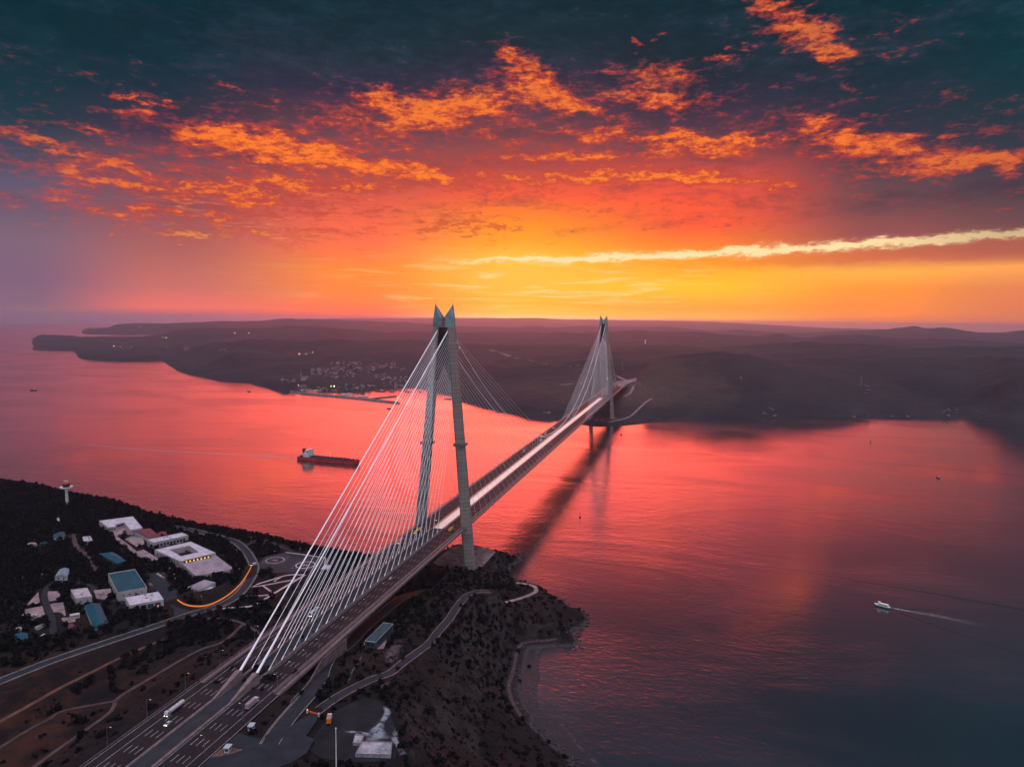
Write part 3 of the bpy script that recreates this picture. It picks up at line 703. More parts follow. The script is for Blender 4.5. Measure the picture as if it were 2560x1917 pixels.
# ------------------------------------------------------------------ roads, paths and paved yards of the near shore
ROADM = mat('service_road_asphalt', (0.014, 0.022, 0.026), 0.75, 0, 0.4, 0.12, col2=(0.009, 0.014, 0.017))
PALE = mat('pale_concrete_paving', (0.27, 0.20, 0.195), 0.85, 0, 0.3, 0.12)
DIRT = mat('dirt_track', (0.115, 0.055, 0.035), 0.95, 0, 0.3, 0.15)
DIRTG = mat('grey_dirt_track', (0.075, 0.052, 0.045), 0.95, 0, 0.3, 0.15)
def road(name, pts, width, m, edges=None, label=None, lift=0.0, cv=True, step=4.0, kerb=None):
    """pts: world points; a strip with optional painted edge lines and kerbs; the ground is shaped to it"""
    c = spline(pts, step)
    if cv: carve_line(c, width/2+1.0)
    mb = MB(); L, R = offset(c, -width/2), offset(c, width/2); up = np.array([0, 0, lift+0.05])
    dn = np.array([0, 0, -1.2])
    mb.strip(L+up, R+up); mb.strip(L+dn, L+up); mb.strip(R+up, R+dn)
    o = mb.build(name, m); tag(o, label, kind='structure')
    if edges:
        mb = MB(); e = np.array([0, 0, lift+0.075])
        for off in edges: mb.strip(offset(c, off-0.11)+e, offset(c, off+0.11)+e)
        mb.build('edge_line', PAINT, o)
    if kerb:
        for kd, km in kerb:
            mb = MB(); a, b = offset(c, kd-0.2), offset(c, kd+0.2); e0, e1 = np.array([0, 0, -0.4]), np.array([0, 0, lift+0.20])
            mb.strip(a+e1, b+e1); mb.strip(b+e1, b+e0); mb.strip(a+e0, a+e1)
            mb.build('kerb', km, o)
    return o, c
def gp(lst): return [G(*q) for q in lst]
R1 = gp([(-160,1768,66.3),(0,1702,66),(127,1652,65.5),(253,1609,64.5),(380,1567,63),(481,1533,62),(551,1512,61),(591,1489,60),(617,1460,58),(635,1425,56),(629,1399,55),(609,1370,54),(580,1350,53),(522,1335,52),(478,1324,51),(430,1316,50.5)])
road('road', R1, 8.6, ROADM, edges=(-3.7, 3.7), kerb=((4.6, PALE), (-4.6, PALE)))
road('road', gp([(607,1366,54),(640,1352,52),(674,1354,50.5),(717,1372,49.5),(770,1392,47)]), 5.0, ROADM)
road('dirt_path', gp([(-60,1838,62.4),(0,1803,62),(63,1768,62),(152,1718,61),(228,1680,60),(304,1642,60),(380,1609,59),(415,1597,58)]), 3.2, DIRT)
road('dirt_path', gp([(-50,1893,58),(0,1867,58),(70,1824,57.5),(127,1794,57),(157,1776,57),(278,1753,57),(291,1748,57)]), 2.4, DIRTG)
road('dirt_path', gp([(60,1930,62.5),(83,1917,62),(152,1867,60),(228,1814,58),(278,1776,57.3),(291,1748,57),(316,1730,58),(380,1692,60),(456,1647,61),(506,1621,60),(560,1602,60),(607,1560,60)]), 2.6, DIRTG)
road('dirt_path', gp([(500,1546,61),(560,1546,60.5),(600,1555,60),(636,1574,60),(671,1600,62)]), 2.6, DIRTG)
side = [(8,-60,18),(9,-100,30)]
SR = [np.array(q, float) for q in side]+gp([zd(2208,400)+(47,), zd(1900,640)+(50,), zd(1600,890)+(53,), zd(1300,1190)+(57,), zd(1000,1400)+(61,), zd(860,1656)+(64,), z4(1200,740)+(67,), z4(1100,900)+(69,), z4(900,1130)+(71,), z4(780,1280)+(71,), z4(690,1420)+(71.2,)])
road('road', SR, 11.0, ROADM, edges=(-4.9, 4.9), kerb=((5.8, PALE),))
WR = gp([(770,1796,70.6),(794,1776,70),(854,1735,68),(930,1697,65),(974,1682,63),(1006,1657,61),(1044,1629,59),(1073,1607,57),(1097,1576,55),(1121,1549,53),(1135,1528,51),(1152,1504,49),(1169,1487,47.5),(1196,1478,46),(1225,1478,44)])
road('road', WR, 6.4, ROADM, kerb=((-3.5, PALE), (3.5, PALE)))
road('road', gp([(1262,1505,26),(1294,1497,24),(1323,1487,23),(1340,1477,22),(1337,1466,21),(1318,1460,20),(1290,1456,19)]), 4.4, PALE)
road('beach_path', [np.array([*G(*z5(*p_), 2.2)[:2], 2.2]) for p_ in [(1262,718),(1180,735),(1090,738),(1012,756),(978,792),(958,880),(936,980),(912,1060),(918,1120),(952,1205),(1002,1285)]], 3.0, DIRTG, lift=.1)
def yard(name, pix, z, m, zl=0.0, lift=0.06, label=None):
    poly = [G(a, b, z+lift)[:2] for a, b in pix]
    if not zl: carve_poly(poly, z)
    mb = MB(); mb.prism(poly, z-1.0, z+lift+zl); o = mb.build(name, m); tag(o, label, kind='structure'); return o
YARD_A = [z1(*q) for q in [(1245,975),(1420,965),(1445,1050),(1525,1120),(1530,1205),(1620,1260),(1760,1285),(1640,1330),(1500,1340),(1500,1290),(1400,1190),(1330,1140),(1290,1110)]]
yard('pavement', YARD_A, 60.6, ROADM)
HELI = [z2(*q) for q in [(482,905),(560,832),(740,797),(1085,845),(1072,900),(1040,938),(880,962),(500,982)]]
HELIM = mat('helipad_asphalt', (0.026, 0.029, 0.034), 0.75, 0, 0.22, 0.15)
yard('pavement', HELI, 50.5, HELIM)
PAD = [z1(*q) for q in [(970,600),(1060,562),(1115,590),(1130,640),(1030,640),(1010,655),(1100,720),(1180,785),(1240,770),(1390,862),(1360,875),(1280,868),(1180,820),(1100,760),(1010,700),(985,640)]]
yard('pavement', PAD, 60.0, PALE)
yard('pavement', [z1(*q) for q in [(1075,680),(1130,655),(1235,668),(1245,720),(1190,752),(1140,720)]], 60.0, PALE, lift=0.08)
yard('pavement', [z1(*q) for q in [(600,650),(640,630),(690,760),(760,800),(800,890),(850,940),(830,975),(770,900),(700,800),(640,760)]], 62.0, DIRTG)
for pz in ([(330,1135),(345,1235),(225,1250)], [(215,1285),(365,1255),(390,1335),(335,1380),(220,1370)], [(410,1240),(545,1225),(570,1340),(500,1350),(440,1310)], [(375,1130),(510,1130),(525,1200),(420,1215)], [(520,1360),(650,1350),(650,1390),(540,1410)], [(810,1120),(955,1105),(960,1140),(900,1200),(830,1190)]):
    yard('pavement', [z1(*q) for q in pz], 63.0, PALE)
road('road', gp([z1(470,1530)+(64.5,), z1(455,1440)+(64,), z1(445,1350)+(63.5,), z1(400,1240)+(63.1,), z1(385,1150)+(63,), z1(430,1080)+(62.6,), z1(530,1050)+(62,), z1(700,1070)+(61.4,), z1(790,1090)+(61,), z1(815,1160)+(60.8,), z1(840,1215)+(60.7,), z1(1000,1215)+(60.6,), z1(1085,1230)+(60.6,)]), 4.6, ROADM, lift=0.1)
# right-hand junction, island roads and the quarry yard
JUN = [z4(*q) for q in [(1110,1105),(1165,1130),(1150,1190),(1045,1335),(1130,1370),(1100,1420),(1060,1500),(900,1600),(640,1700),(200,1760),(-200,1760),(60,1560),(230,1440),(300,1380),(360,1290),(440,1330),(600,1360),(720,1290),(840,1270)]]
yard('pavement', JUN, 71.15, ROADM, lift=0.03)
QM = mat('yard_gravel', (0.013, 0.015, 0.017), 0.9, 0, 0.45, 0.1, col2=(0.005, 0.0055, 0.0065))
QY = [z4(*q) for q in [(1130,1330),(1240,1200),(1340,1090),(1500,1010),(1640,960),(1760,985),(1850,1060),(1900,1180),(1930,1280),(1960,1400),(1930,1560),(1800,1590),(1500,1600),(1200,1560),(1080,1480),(1100,1400)]]
yard('pavement', QY, 69.5, QM)
TPAD = mat('tower_apron_concrete', (0.17, 0.13, 0.125), 0.85, 0, 0.4, 0.08)
yard('pavement', [(1146,1360),(1185,1362),(1240,1378.6),(1208,1414),(1180,1425),(1120,1425),(1082.8,1405.9),(1110.7,1381)], 22.0, TPAD)
WASTE = mat('spilled_pale_rubble', (0.32, 0.36, 0.38), 0.9, 0, 0.5, 0.25)
# approach motorway behind the anchorage
HZ = 71.45
carve_poly([(-34, -376), (34, -376), (34, -860), (-34, -860)], HZ-0.4, 6)
for s in (-1, 1):
    q = MB(); yb(q, s*7.15, s*29.2, -860, Y0-0.02, HZ-1.2, HZ+0.13); ro = q.build('road', ASPH); tag(ro, kind='structure')
    q = MB(); y = Y0-12
    while y > -860:
        for x in (11.4, 15.05, 18.7): q.box((s*x, y+3.2, HZ+0.15), (0.26, 6.4, 0.02))
        y -= 15.4
    for x in (7.75, 22.4, 28.6): yb(q, s*x-0.11, s*x+0.11, -860, Y0-0.02, HZ+0.14, HZ+0.16)
    q.build('lane_marking', PAINT, ro)
q = MB(); yb(q, -5.4, 5.4, -468, Y0-0.02, HZ-1.2, HZ+0.1); tag(q.build('pavement', RAILB), kind='structure')
BAR = mat('median_barrier_concrete', (0.20, 0.15, 0.15), 0.75, 0, 0.25, 0.25)
for s, nm in ((-1, 'far'), (1, 'near')):
    q = MB(); yb(q, s*5.45, s*7.1, -860, -392, HZ-1.2, HZ+0.95); yb(q, s*5.9, s*6.3, -860, -392, HZ+0.952, HZ+1.3)
    o = q.build('concrete_barrier', BAR); tag(o, 'pinkish concrete median wall beyond the anchor block on the %s carriageway side' % ('left' if s < 0 else 'right'), 'barrier')
q = MB()
for z in (0.5, 0.95): yb(q, -29.75, -29.6, -860, Y0-0.5, HZ+z, HZ+z+0.16)
y = -858
while y < Y0-1: yb(q, -29.8, -29.62, y, y+0.15, HZ-1, HZ+1.1); y += 4
o = q.build('guard_rail', RAILM); tag(o, 'long steel guard rail along the outer shoulder of the left approach carriageway', 'guard rail')
# ------------------------------------------------------------------ buildings of the near headland
def zh(x, y): return (240+x/5.914, 1280+y/5.914)
def zl(x, y): return (x/6.37, 1380+y/6.37)
WROOF = mat('white_roof_membrane', (0.47, 0.46, 0.49), 0.75, 0, 0.22, 0.22)
PROOF = mat('weathered_pink_roof', (0.27, 0.22, 0.24), 0.8, 0, 0.4, 0.12, col2=(0.17, 0.15, 0.165))
TROOF = mat('teal_sheet_roof', (0.005, 0.066, 0.086), 0.6, 0.0, 0.22, 0.10, col2=(0.0035, 0.048, 0.064))
RROOF = mat('maroon_tile_roof', (0.150, 0.045, 0.055), 0.75, 0, 0.25, 0.3)
GROOF = mat('grey_blue_sheet_roof', (0.19, 0.26, 0.29), 0.55, 0.1, 0.2, 0.15)
MARB = mat('streaked_concrete_roof', (0.40, 0.37, 0.38), 0.85, 0, 0.55, 0.35, col2=(0.20, 0.18, 0.19))
WALLP = mat('pale_plaster', (0.44, 0.37, 0.37), 0.85, 0, 0.15, 0.2)
WALLW = mat('white_plaster', (0.46, 0.44, 0.46), 0.8, 0, 0.12, 0.2)
WALLD = mat('dark_cladding', (0.055, 0.070, 0.078), 0.6, 0, 0.2, 0.3)
GLASS = mat('dark_window_glass', (0.020, 0.026, 0.032), 0.12, 0, 0.2, 0.3)
LITW = mat('lit_window', (0.8, 0.45, 0.1), 0.5, 0, 0.05, 0.5, emit=(1.0, 0.50, 0.06), es=1.6)
def plan(px, fn, z): return [G(*fn(*q), z)[:2] for q in px]
def edge_boxes(poly, e, n, w, h, zc, depth=0.14, inset=0.08):
    """n window boxes along edge e of a plan polygon: list of (centre, size, angle)"""
    a, b = np.array(poly[e]), np.array(poly[(e+1) % len(poly)]); L = np.linalg.norm(b-a); t = (b-a)/L
    c = np.mean(np.array(poly), axis=0); nrm = np.array([t[1], -t[0]])
    if np.dot(nrm, (a+b)/2-c) < 0: nrm = -nrm
    out = []
    for k in range(n):
        p = a+t*L*(inset+(1-2*inset)*(k+0.5)/n)+nrm*0.03
        out.append(((p[0], p[1], zc), (w, depth, h), math.atan2(t[1], t[0])))
    return out
def shrink(poly, d):
    P_ = np.array(poly); c = P_.mean(0); v = P_-c; r = np.linalg.norm(v, axis=1)[:, None]; return c+v*(1-d/r)
def flat(name, label, px, fn, zr, zg, roof, wall, par=0.55, wins=(), cat='building', group=None, hole=None):
    poly = plan(px, fn, zr); carve_poly(poly, zg, 7)
    c = np.mean(np.array(poly), axis=0); t = thing(name, label, cat, (c[0], c[1], zg), 0, group)
    def ring(mb, P_, z0, z1, wd, mi=0):
        n = len(P_); I = shrink(P_, wd)
        for i in range(n):
            j = (i+1) % n; mb.prism([P_[i], P_[j], I[j], I[i]], z0, z1, mi)
    if hole is None:
        mb = MB(); mb.prism(poly, zg-1.5, zr-0.02); mb.build('wall', wall, t)
        mb = MB(); mb.prism(shrink(poly, 0.45), zr-0.4, zr+0.06); mb.build('roof', roof, t)
    else:
        H = plan(hole, fn, zr); n = len(poly)
        mb = MB(); mr = MB()
        for i in range(n):
            j = (i+1) % n; mb.prism([poly[i], poly[j], H[j], H[i]], zg-1.5, zr-0.02); A_ = shrink(poly, 0.4); B_ = np.array(H)+(np.array(H)-np.mean(H, axis=0))*0.03
            mr.prism([A_[i], A_[j], B_[j], B_[i]], zr-0.3, zr+0.06)
        mb.build('wall', wall, t); mr.build('roof', roof, t)
    if hole is None and roof is not TROOF and len(poly) == 4 and par:      # roof plant: vents and units
        rg = np.random.default_rng(len(label)); A4 = np.array(poly)
        for k in range(rg.integers(2, 5)):
            u, v = rg.uniform(.15, .85, 2); p_ = (A4[0]*(1-u)+A4[1]*u)*(1-v)+(A4[3]*(1-u)+A4[2]*u)*v; w_, l_, h_ = rg.uniform(.8, 2.2), rg.uniform(.8, 2.4), rg.uniform(.5, 1.2)
            mb = MB(); mb.box((p_[0], p_[1], zr+.06+h_/2), (w_, l_, h_), .3); mb.build('roof_unit', RAILM, t)
    if par:
        mb = MB(); ring(mb, poly, zr-0.021, zr+par, 0.5); mb.build('parapet', wall, t)
    for e, n, w, h, dz_, m_ in wins:
        for (cc, s, a) in edge_boxes(poly, e, n, w, h, zg+dz_):
            mb = MB(); mb.box(cc, s, a); mb.build('window', m_, t)
    return t, poly
def gable(name, label, px, fn, zr, zg, rise, roof, wall, over=0.5, cat='building', wins=(), group=None, hip=0.0):
    """px: four eave corners, ridge runs parallel to edge 1-2 (midpoints of edges 0-1 and 2-3)"""
    poly = plan(px, fn, zr); carve_poly(poly, zg, 7); P_ = np.array(poly); c = P_.mean(0)
    t = thing(name, label, cat, (c[0], c[1], zg), 0, group)
    m0, m1 = (P_[0]+P_[1])/2, (P_[2]+P_[3])/2
    r0, r1 = m0+(m1-m0)*hip, m1+(m0-m1)*hip
    I = shrink(poly, over); mb = MB(); mb.prism(I, zg-1.5, zr-0.03)
    if not hip:
        i0, i1 = (I[0]+I[1])/2, (I[2]+I[3])/2
        mb.add([(*I[0], zr-.03), (*I[1], zr-.03), (*i0, zr+rise-.25)], [(0, 1, 2), (2, 1, 0)]); mb.add([(*I[2], zr-.03), (*I[3], zr-.03), (*i1, zr+rise-.25)], [(0, 1, 2), (2, 1, 0)])
    mb.build('wall', wall, t)
    mb = MB(); q = [(*P_[0], zr), (*P_[1], zr), (*P_[2], zr), (*P_[3], zr), (*r0, zr+rise), (*r1, zr+rise)]
    q2 = [(a, b, z-0.22) for a, b, z in q]; F = [(1, 2, 5, 4), (3, 0, 4, 5)]+([(0, 1, 4), (2, 3, 5)] if hip else [])
    mb.add(q+q2, F+[tuple(i+6 for i in f[::-1]) for f in F]+[(0, 1, 7, 6), (1, 2, 8, 7), (2, 3, 9, 8), (3, 0, 6, 9)]); mb.build('roof', roof, t)
    for e, n, w, h, dz_, m_ in wins:
        for (cc, s, a) in edge_boxes(list(I), e, n, w, h, zg+dz_):
            mb = MB(); mb.box(cc, s, a); mb.build('window', m_, t)
    return t, poly
flat('office_building', 'U-shaped white-roofed building farthest back on the headland', [(45,130),(545,65),(690,235),(510,268),(415,150),(270,190),(300,215),(175,228)], zh, 65.0, 60.0, WROOF, WALLP, wins=((4, 3, 3.0, 2.0, 2.6, GLASS), (6, 3, 1.6, 1.6, 2.8, GLASS), (2, 4, 1.4, 1.4, 2.8, GLASS)))
gable('clubhouse', 'large maroon tiled hip roof house beside the turquoise pool', [(800,235),(955,362),(750,378),(532,268)], zh, 63.4, 59.5, 2.6, RROOF, WALLP, hip=0.22, wins=((2, 4, 1.3, 1.4, 2.0, GLASS),))
gable('small_house', 'small maroon tiled roof house right of the larger maroon one', [(905,306),(1038,284),(1048,340),(945,346)], zh, 62.0, 58.8, 1.6, RROOF, WALLP, hip=0.2)
flat('office_building', 'long narrow white-roofed two-storey block behind the courtyard building', [(755,410),(1270,305),(1365,345),(850,456)], zh, 65.6, 58.4, WROOF, WALLP, wins=((2, 9, 2.2, 3.0, 3.6, GLASS), (3, 2, 2.0, 3.0, 3.6, GLASS)))
cb, _ = flat('courtyard_building', 'white-roofed square building round a planted inner courtyard', [(865,560),(1400,437),(1770,605),(1250,732)], zh, 63.2, 57.2, WROOF, WALLP, hole=[(1085,552),(1380,492),(1522,588),(1258,648)], wins=((3, 9, 1.5, 3.0, 2.8, GLASS),))
fb, fpoly = flat('hall_building', 'lower building with a worn pink-grey flat roof before the courtyard block', [(1262,752),(1770,640),(2012,822),(1976,852),(1478,946)], zh, 60.8, 54.6, PROOF, WALLP, wins=((2, 2, 1.6, 4.0, 3.0, GLASS), (3, 7, 1.8, 4.0, 3.0, GLASS), (4, 5, 1.6, 2.6, 3.0, GLASS)))
q = MB()
for x in np.linspace(1345, 1640, 7): pass
pa, pb = [G(*zh(*q_), 62.0) for q_ in [(1300,735),(1690,652)]]
_v = pb-pa; _L = np.linalg.norm(_v); _a = math.atan2(_v[1], _v[0]); _nn = np.array([math.sin(_a), -math.cos(_a), 0])
for k in range(7):
    q = MB(); p_ = pa+_v*(k+0.6)/7.2+_nn*0.9; q.box((p_[0], p_[1], 61.95), (1.15, 0.2, 1.3), _a); q.build('window', LITW, cb)
q = MB(); p_ = (pa+pb)/2+_nn*0.4; q.box((p_[0], p_[1], 62.1), (_L+1.0, 0.8, 1.98), _a); q.build('clerestory', WALLD, cb)
pv6, _ = flat('pavilion', 'small pavilion with an overhanging mauve flat roof inside the orange-kerbed bend', [(1355,1105),(1600,995),(1765,1035),(1510,1142)], zh, 61.2, 56.9, PROOF, WALLW, par=0.0, wins=((3, 3, 1.4, 1.8, 2.2, GLASS),))
q = MB(); aw = plan([(1555,1172),(1710,1098),(1745,1120),(1590,1196)], zh, 59.0); q.prism(aw, 58.8, 59.05); q.build('awning', WALLW, pv6)
q = MB(); p_ = G(*zh(1545,1186), 58.4); q.box(p_, (0.7, 0.5, 0.9), 0.3); q.build('lamp', LITW, pv6)
flat('sports_hall', 'big hall with a flat teal roof and white parapet', [(180,915),(575,850),(755,1120),(322,1202)], zh, 67.6, 60.4, TROOF, WALLP, par=0.8, wins=((2, 4, 1.0, 1.2, 4.6, GLASS), (3, 5, 1.0, 1.2, 4.6, GLASS)))
g8, p8 = flat('open_garage', 'white-roofed garage with open bays between slim pillars', [(435,1265),(920,1175),(1000,1290),(502,1382)], zh, 66.2, 61.0, WROOF, WALLW, par=0.35, wins=((2, 4, 4.6, 3.6, 1.9, WALLD),))
gs = mat('pinkish_lamp', (0.9, 0.4, 0.3), 0.5, emit=(1.0, 0.30, 0.16), es=1.4)
for (cc, s_, a_) in edge_boxes(p8, 2, 1, 0.8, 2.2, 63.4, inset=0.0)[:1]:
    q = MB(); p_ = G(*zh(918,1385), 62.4); q.box(p_, (0.5, 0.3, 1.6), a_); q.build('lamp', gs, g8)
flat('plant_building', 'square block with a streaked concrete roof near the yards', [(1125,602),(1390,570),(1466,706),(1206,742)], zl, 67.4, 62.2, MARB, WALLP, wins=((2, 2, 1.6, 2.4, 2.4, GROOF), (3, 2, 1.0, 1.0, 3.0, GLASS)))
gable('workshop', 'long teal gabled workshop below the open garage', [(1590,815),(1340,850),(1490,1197),(1736,1136)], zl, 64.8, 61.5, 1.7, TROOF, WALLW, over=0.35)
gable('barn', 'grey-blue gabled barn with a white front at the wood edge', [(870,388),(1072,388),(1106,262),(950,272)], zl, 66.0, 62.6, 1.6, GROOF, WALLW, over=0.3, wins=((0, 2, 1.2, 1.6, 1.4, GLASS),))
gable('storage_shed', 'teal curved-roof shed sunk among trees left of the courtyard block', [(40,612),(255,586),(455,716),(310,757)][::1], zh, 64.6, 61.0, 1.5, TROOF, WALLD, over=0.3, hip=0.12)
gable('small_house', 'small white house with a teal roof beside the upper track', [(455,642),(556,616),(566,652),(466,664)], z1, 66.5, 63.0, 1.2, TROOF, WALLW, over=0.25)
gable('storage_shed', 'low rounded teal shed hidden in the wood near the pale hut', [(338,716),(392,700),(430,722),(398,736)], z1, 65.6, 63.4, 1.0, TROOF, WALLD, over=0.2, hip=0.25)
gable('hut', 'pale hut with a pinkish roof left of the rounded teal shed', [(236,716),(310,709),(322,726),(254,740)], z1, 66.0, 63.5, 0.8, PALE, WALLP, over=0.2)
flat('hut', 'white boxy hut with dark windows by the upper track', [(712,662),(778,654),(798,690),(724,702)], z1, 65.6, 62.0, WROOF, WALLW, par=0.3, wins=((2, 3, 0.9, 1.1, 2.0, GLASS),))
h17, _ = gable('small_house', 'small white house with a teal roof at the lower left edge of the yards', [(440,1282),(235,1302),(265,1420),(456,1392)], zl, 68.0, 63.8, 1.1, TROOF, WALLW, over=0.3, wins=((2, 3, 1.0, 1.2, 2.4, GLASS),))
t = thing('water_tank', 'round pale water tank behind the small teal-roofed house', 'water tank', tuple(G(*zl(302,1290), 63.8)))
r_ = ROOT[t.name]; q = MB(); q.lathe([(0.2, 0), (2.3, 0.02), (2.3, 3.2), (1.7, 4.4), (0.2, 4.8)], r_, 18); q.build('tank_body', WALLP, t, smooth=True)
q = MB(); q.lathe([(0.5, 4.75), (0.5, 5.1), (0.05, 5.12)], r_, 10); q.build('hatch', RAILM, t)
gable('small_house', 'tiny grey house with a dark roof beside the hedge', [(1082,1150),(1168,1140),(1216,1186),(1120,1200)], zl, 65.4, 63.0, 1.0, RROOF, GROOF, over=0.2)
flat('site_cabin', 'long white site cabin on the pink paved yard', [(1108,985),(1264,958),(1270,985),(1114,1012)], zl, 65.8, 63.1, WROOF, WALLW, par=0.0, wins=((2, 4, 0.8, 0.9, 1.6, RROOF),))
flat('hut', 'small pink hut on the pale slab beside the big teal hall', [(1580,640),(1665,625),(1690,660),(1605,676)], zl, 64.6, 61.4, PROOF, WALLP, par=0.2)
# guard building on the slope right of the deck
RIMM = mat('pale_roof_rim', (0.36, 0.44, 0.46), 0.5, 0.1, 0.1, 0.3)
gb, gp_ = flat('control_building', 'rectangular dark teal-roofed building on the slope right of the deck', [(1605,1112),(1920,802),(2090,826),(1786,1140)], zd, 64.5, 58.0, mat('dark_teal_roof', (0.030, 0.062, 0.070), 0.55, 0, 0.2, 0.15), WALLD, par=0.0, wins=((2, 9, 1.5, 1.8, 4.3, GLASS), (3, 2, 2.0, 1.6, 4.2, GLASS)))
q = MB(); _n4 = len(gp_)
_o = shrink(gp_, -0.25); _i = shrink(gp_, 0.15)
for i in range(_n4): q.prism([_o[i], _o[(i+1) % 4], _i[(i+1) % 4], _i[i]], 64.35, 64.8)
q.build('roof_edge', RIMM, gb)
q = MB(); q.prism(plan([(1545,1190),(1640,1080),(1980,1010),(1968,1160),(1872,1322),(1700,1212)], zd, 58.4), 56.0, 58.25); q.build('terrace', PALE, gb)
# radar tower on the wooded edge
t = thing('radar_tower', 'white mushroom-shaped radar tower rising from the wood', 'tower', tuple(G(168,1262,61)))
r_ = ROOT[t.name]; WH = mat('tower_white_paint', (0.74, 0.68, 0.66), 0.6, 0, 0.12, 0.2)
q = MB(); q.lathe([(2.3, -3), (1.9, 1), (1.7, 19), (2.3, 20.5), (2.4, 21)], r_, 20); q.build('shaft', WH, t, smooth=True)
q = MB(); q.lathe([(2.4, 21.002), (6.6, 22.4), (7.4, 22.9), (7.4, 24.3), (6.9, 24.32), (6.7, 23.6), (0.5, 23.6)], r_, 24); q.build('gallery', WH, t)
q = MB(); q.lathe([(4.0, 23.602), (4.2, 25.6), (4.6, 27.2), (4.6, 27.7), (0.3, 27.9)], r_, 20); q.build('cabin', GLASS, t)
RED = mat('signal_red', (0.5, 0.09, 0.05), 0.5, 0, 0.1, 0.5)
q = MB(); q.lathe([(3.6, 27.902), (3.4, 29.4), (0.4, 29.8)], r_, 20); q.build('roof', RED, t)
q = MB(); q.tube((r_[0], r_[1], r_[2]+29.7), (r_[0], r_[1], r_[2]+31.2), .3, .3, 8); q.box((r_[0], r_[1], r_[2]+31.6), (5.6, 0.9, 0.9), 0.2); q.build('radar_arm', WH, t)
t = thing('satellite_dish', 'white satellite dish on a mast above the upper clearing', 'dish', tuple(G(*z1(512,545), 63)))
r_ = ROOT[t.name]; q = MB(); q.tube((r_[0], r_[1], r_[2]-2), (r_[0], r_[1], r_[2]+4.4), .3, .25, 8); q.build('mast', WH, t)
q = MB(); q.loft([[(r_[0]+.2+rr*math.cos(a), r_[1]-.5-dd, r_[2]+5.6+rr*math.sin(a)) for a in np.linspace(0, 2*math.pi, 17)[:-1]] for rr, dd in ((.1, 0), (1.2, .25), (2.1, .9))], caps=False); q.build('reflector', WH, t)
t = thing('swimming_pool', 'turquoise pool in front of the maroon hip roof house', 'pool', tuple(G(*zh(635,350), 59.6)))
q = MB(); q.prism(plan([(552,352),(615,330),(700,345),(705,378),(600,378)], zh, 59.9), 59.0, 60.12); q.build('basin', mat('pool_water', (0.015, 0.16, 0.19), 0.15, 0, 0.1, 0.3), t)
carve_poly(plan([(552,352),(615,330),(700,345),(705,378),(600,378)], zh, 59.9), 59.6, 5)
# helipad markings, garden walks
WPT = mat('white_ground_paint', (0.66, 0.62, 0.64), 0.7, 0, 0.2, 0.4)
PPT = mat('pinkish_ground_paint', (0.42, 0.33, 0.36), 0.75, 0, 0.25, 0.4)
def ring_mark(cx, cy, r, w_, z, mb):
    a = np.linspace(0, 2*math.pi, 41); P_ = [(cx+(r-w_/2)*math.cos(k), cy+(r-w_/2)*math.sin(k), z) for k in a]; Q_ = [(cx+(r+w_/2)*math.cos(k), cy+(r+w_/2)*math.sin(k), z) for k in a]
    mb.strip(P_, Q_)
def helipad(px, r, mm, label):
    c = G(*z2(*px), 50.57); t = thing('helipad', label, 'helipad', (c[0], c[1], 50.56)); z = 50.60
    mb = MB(); ring_mark(c[0], c[1], r, 0.95, z, mb); mb.build('circle', mm, t)
    co, si = math.cos(0.25), math.sin(0.25)
    mb = MB()
    for bx, by, sx, sy in ((-1.5, 0, .7, 5.0), (1.5, 0, .7, 5.0), (0, 0, 2.28, .7)): mb.box((c[0]+bx*co-by*si, c[1]+bx*si+by*co, z), (sx, sy, 0.02), 0.25)
    mb.build('letter_h', mm, t)
    mb = MB(); h = r+1.6
    for bx, by, sx, sy in ((-h, 0, .22, 2*h), (h, 0, .22, 2*h), (0, h, 2*h-.3, .22), (0, -h, 2*h-.3, .22)): mb.box((c[0]+bx*co-by*si, c[1]+bx*si+by*co, z), (sx, sy, 0.02), 0.25)
    mb.build('outline', HELIM if False else PPT, t)
helipad((648,862), 9.2, PPT, 'helicopter circle with a faint pinkish H farther from the bridge')
helipad((910,903), 9.6, WPT, 'helicopter circle with a bright white H nearer the bridge')
q = MB(); L_ = [G(*z2(*p_), 50.5) for p_ in [(740,797),(1085,845),(1072,902),(1128,915),(1100,942),(1042,940)]]
o = thing('parapet_wall', 'low white wall round the bridge side of the helipad', 'wall', tuple(L_[2]))
for a_, b_ in zip(L_[:-1], L_[1:]):
    m_ = (a_+b_)/2; q.box((m_[0], m_[1], 50.75), (np.linalg.norm(b_-a_)+.3, 0.7, 1.3), math.atan2(b_[1]-a_[1], b_[0]-a_[0]))
q.build('wall', WALLW, o)
q = MB(); q.prism([G(*z2(*p_), 50.5)[:2] for p_ in [(1068,905),(1128,915),(1100,942),(1045,940)]], 50, 50.62); q.build('platform', WALLW, o)
WALK = mat('pink_garden_walk', (0.46, 0.34, 0.34), 0.85, 0, 0.2, 0.25)
def walk(px, w_): return road('garden_path', [G(*z2(*p_), z_) for *p_, z_ in px], w_, WALK, step=3)
walk([(335,1180,58),(440,1092,55.5),(600,1035,53),(760,990,51.6),(905,986,50.6)], 2.2)
walk([(345,1172,58),(480,1168,57),(615,1158,55)], 1.8); walk([(545,1082,54.5),(590,1115,55),(638,1146,55)], 1.8)
walk([(440,1092,55.5),(560,1076,54.5),(700,1048,53),(830,1026,51.8)], 1.8); walk([(640,1045,53),(660,1028,52.6),(690,1014,52.2)], 1.6)
walk([(100,1284,61),(280,1270,60),(455,1254,58),(560,1196,56),(700,1110,53.5),(905,988,50.5)], 2.6)
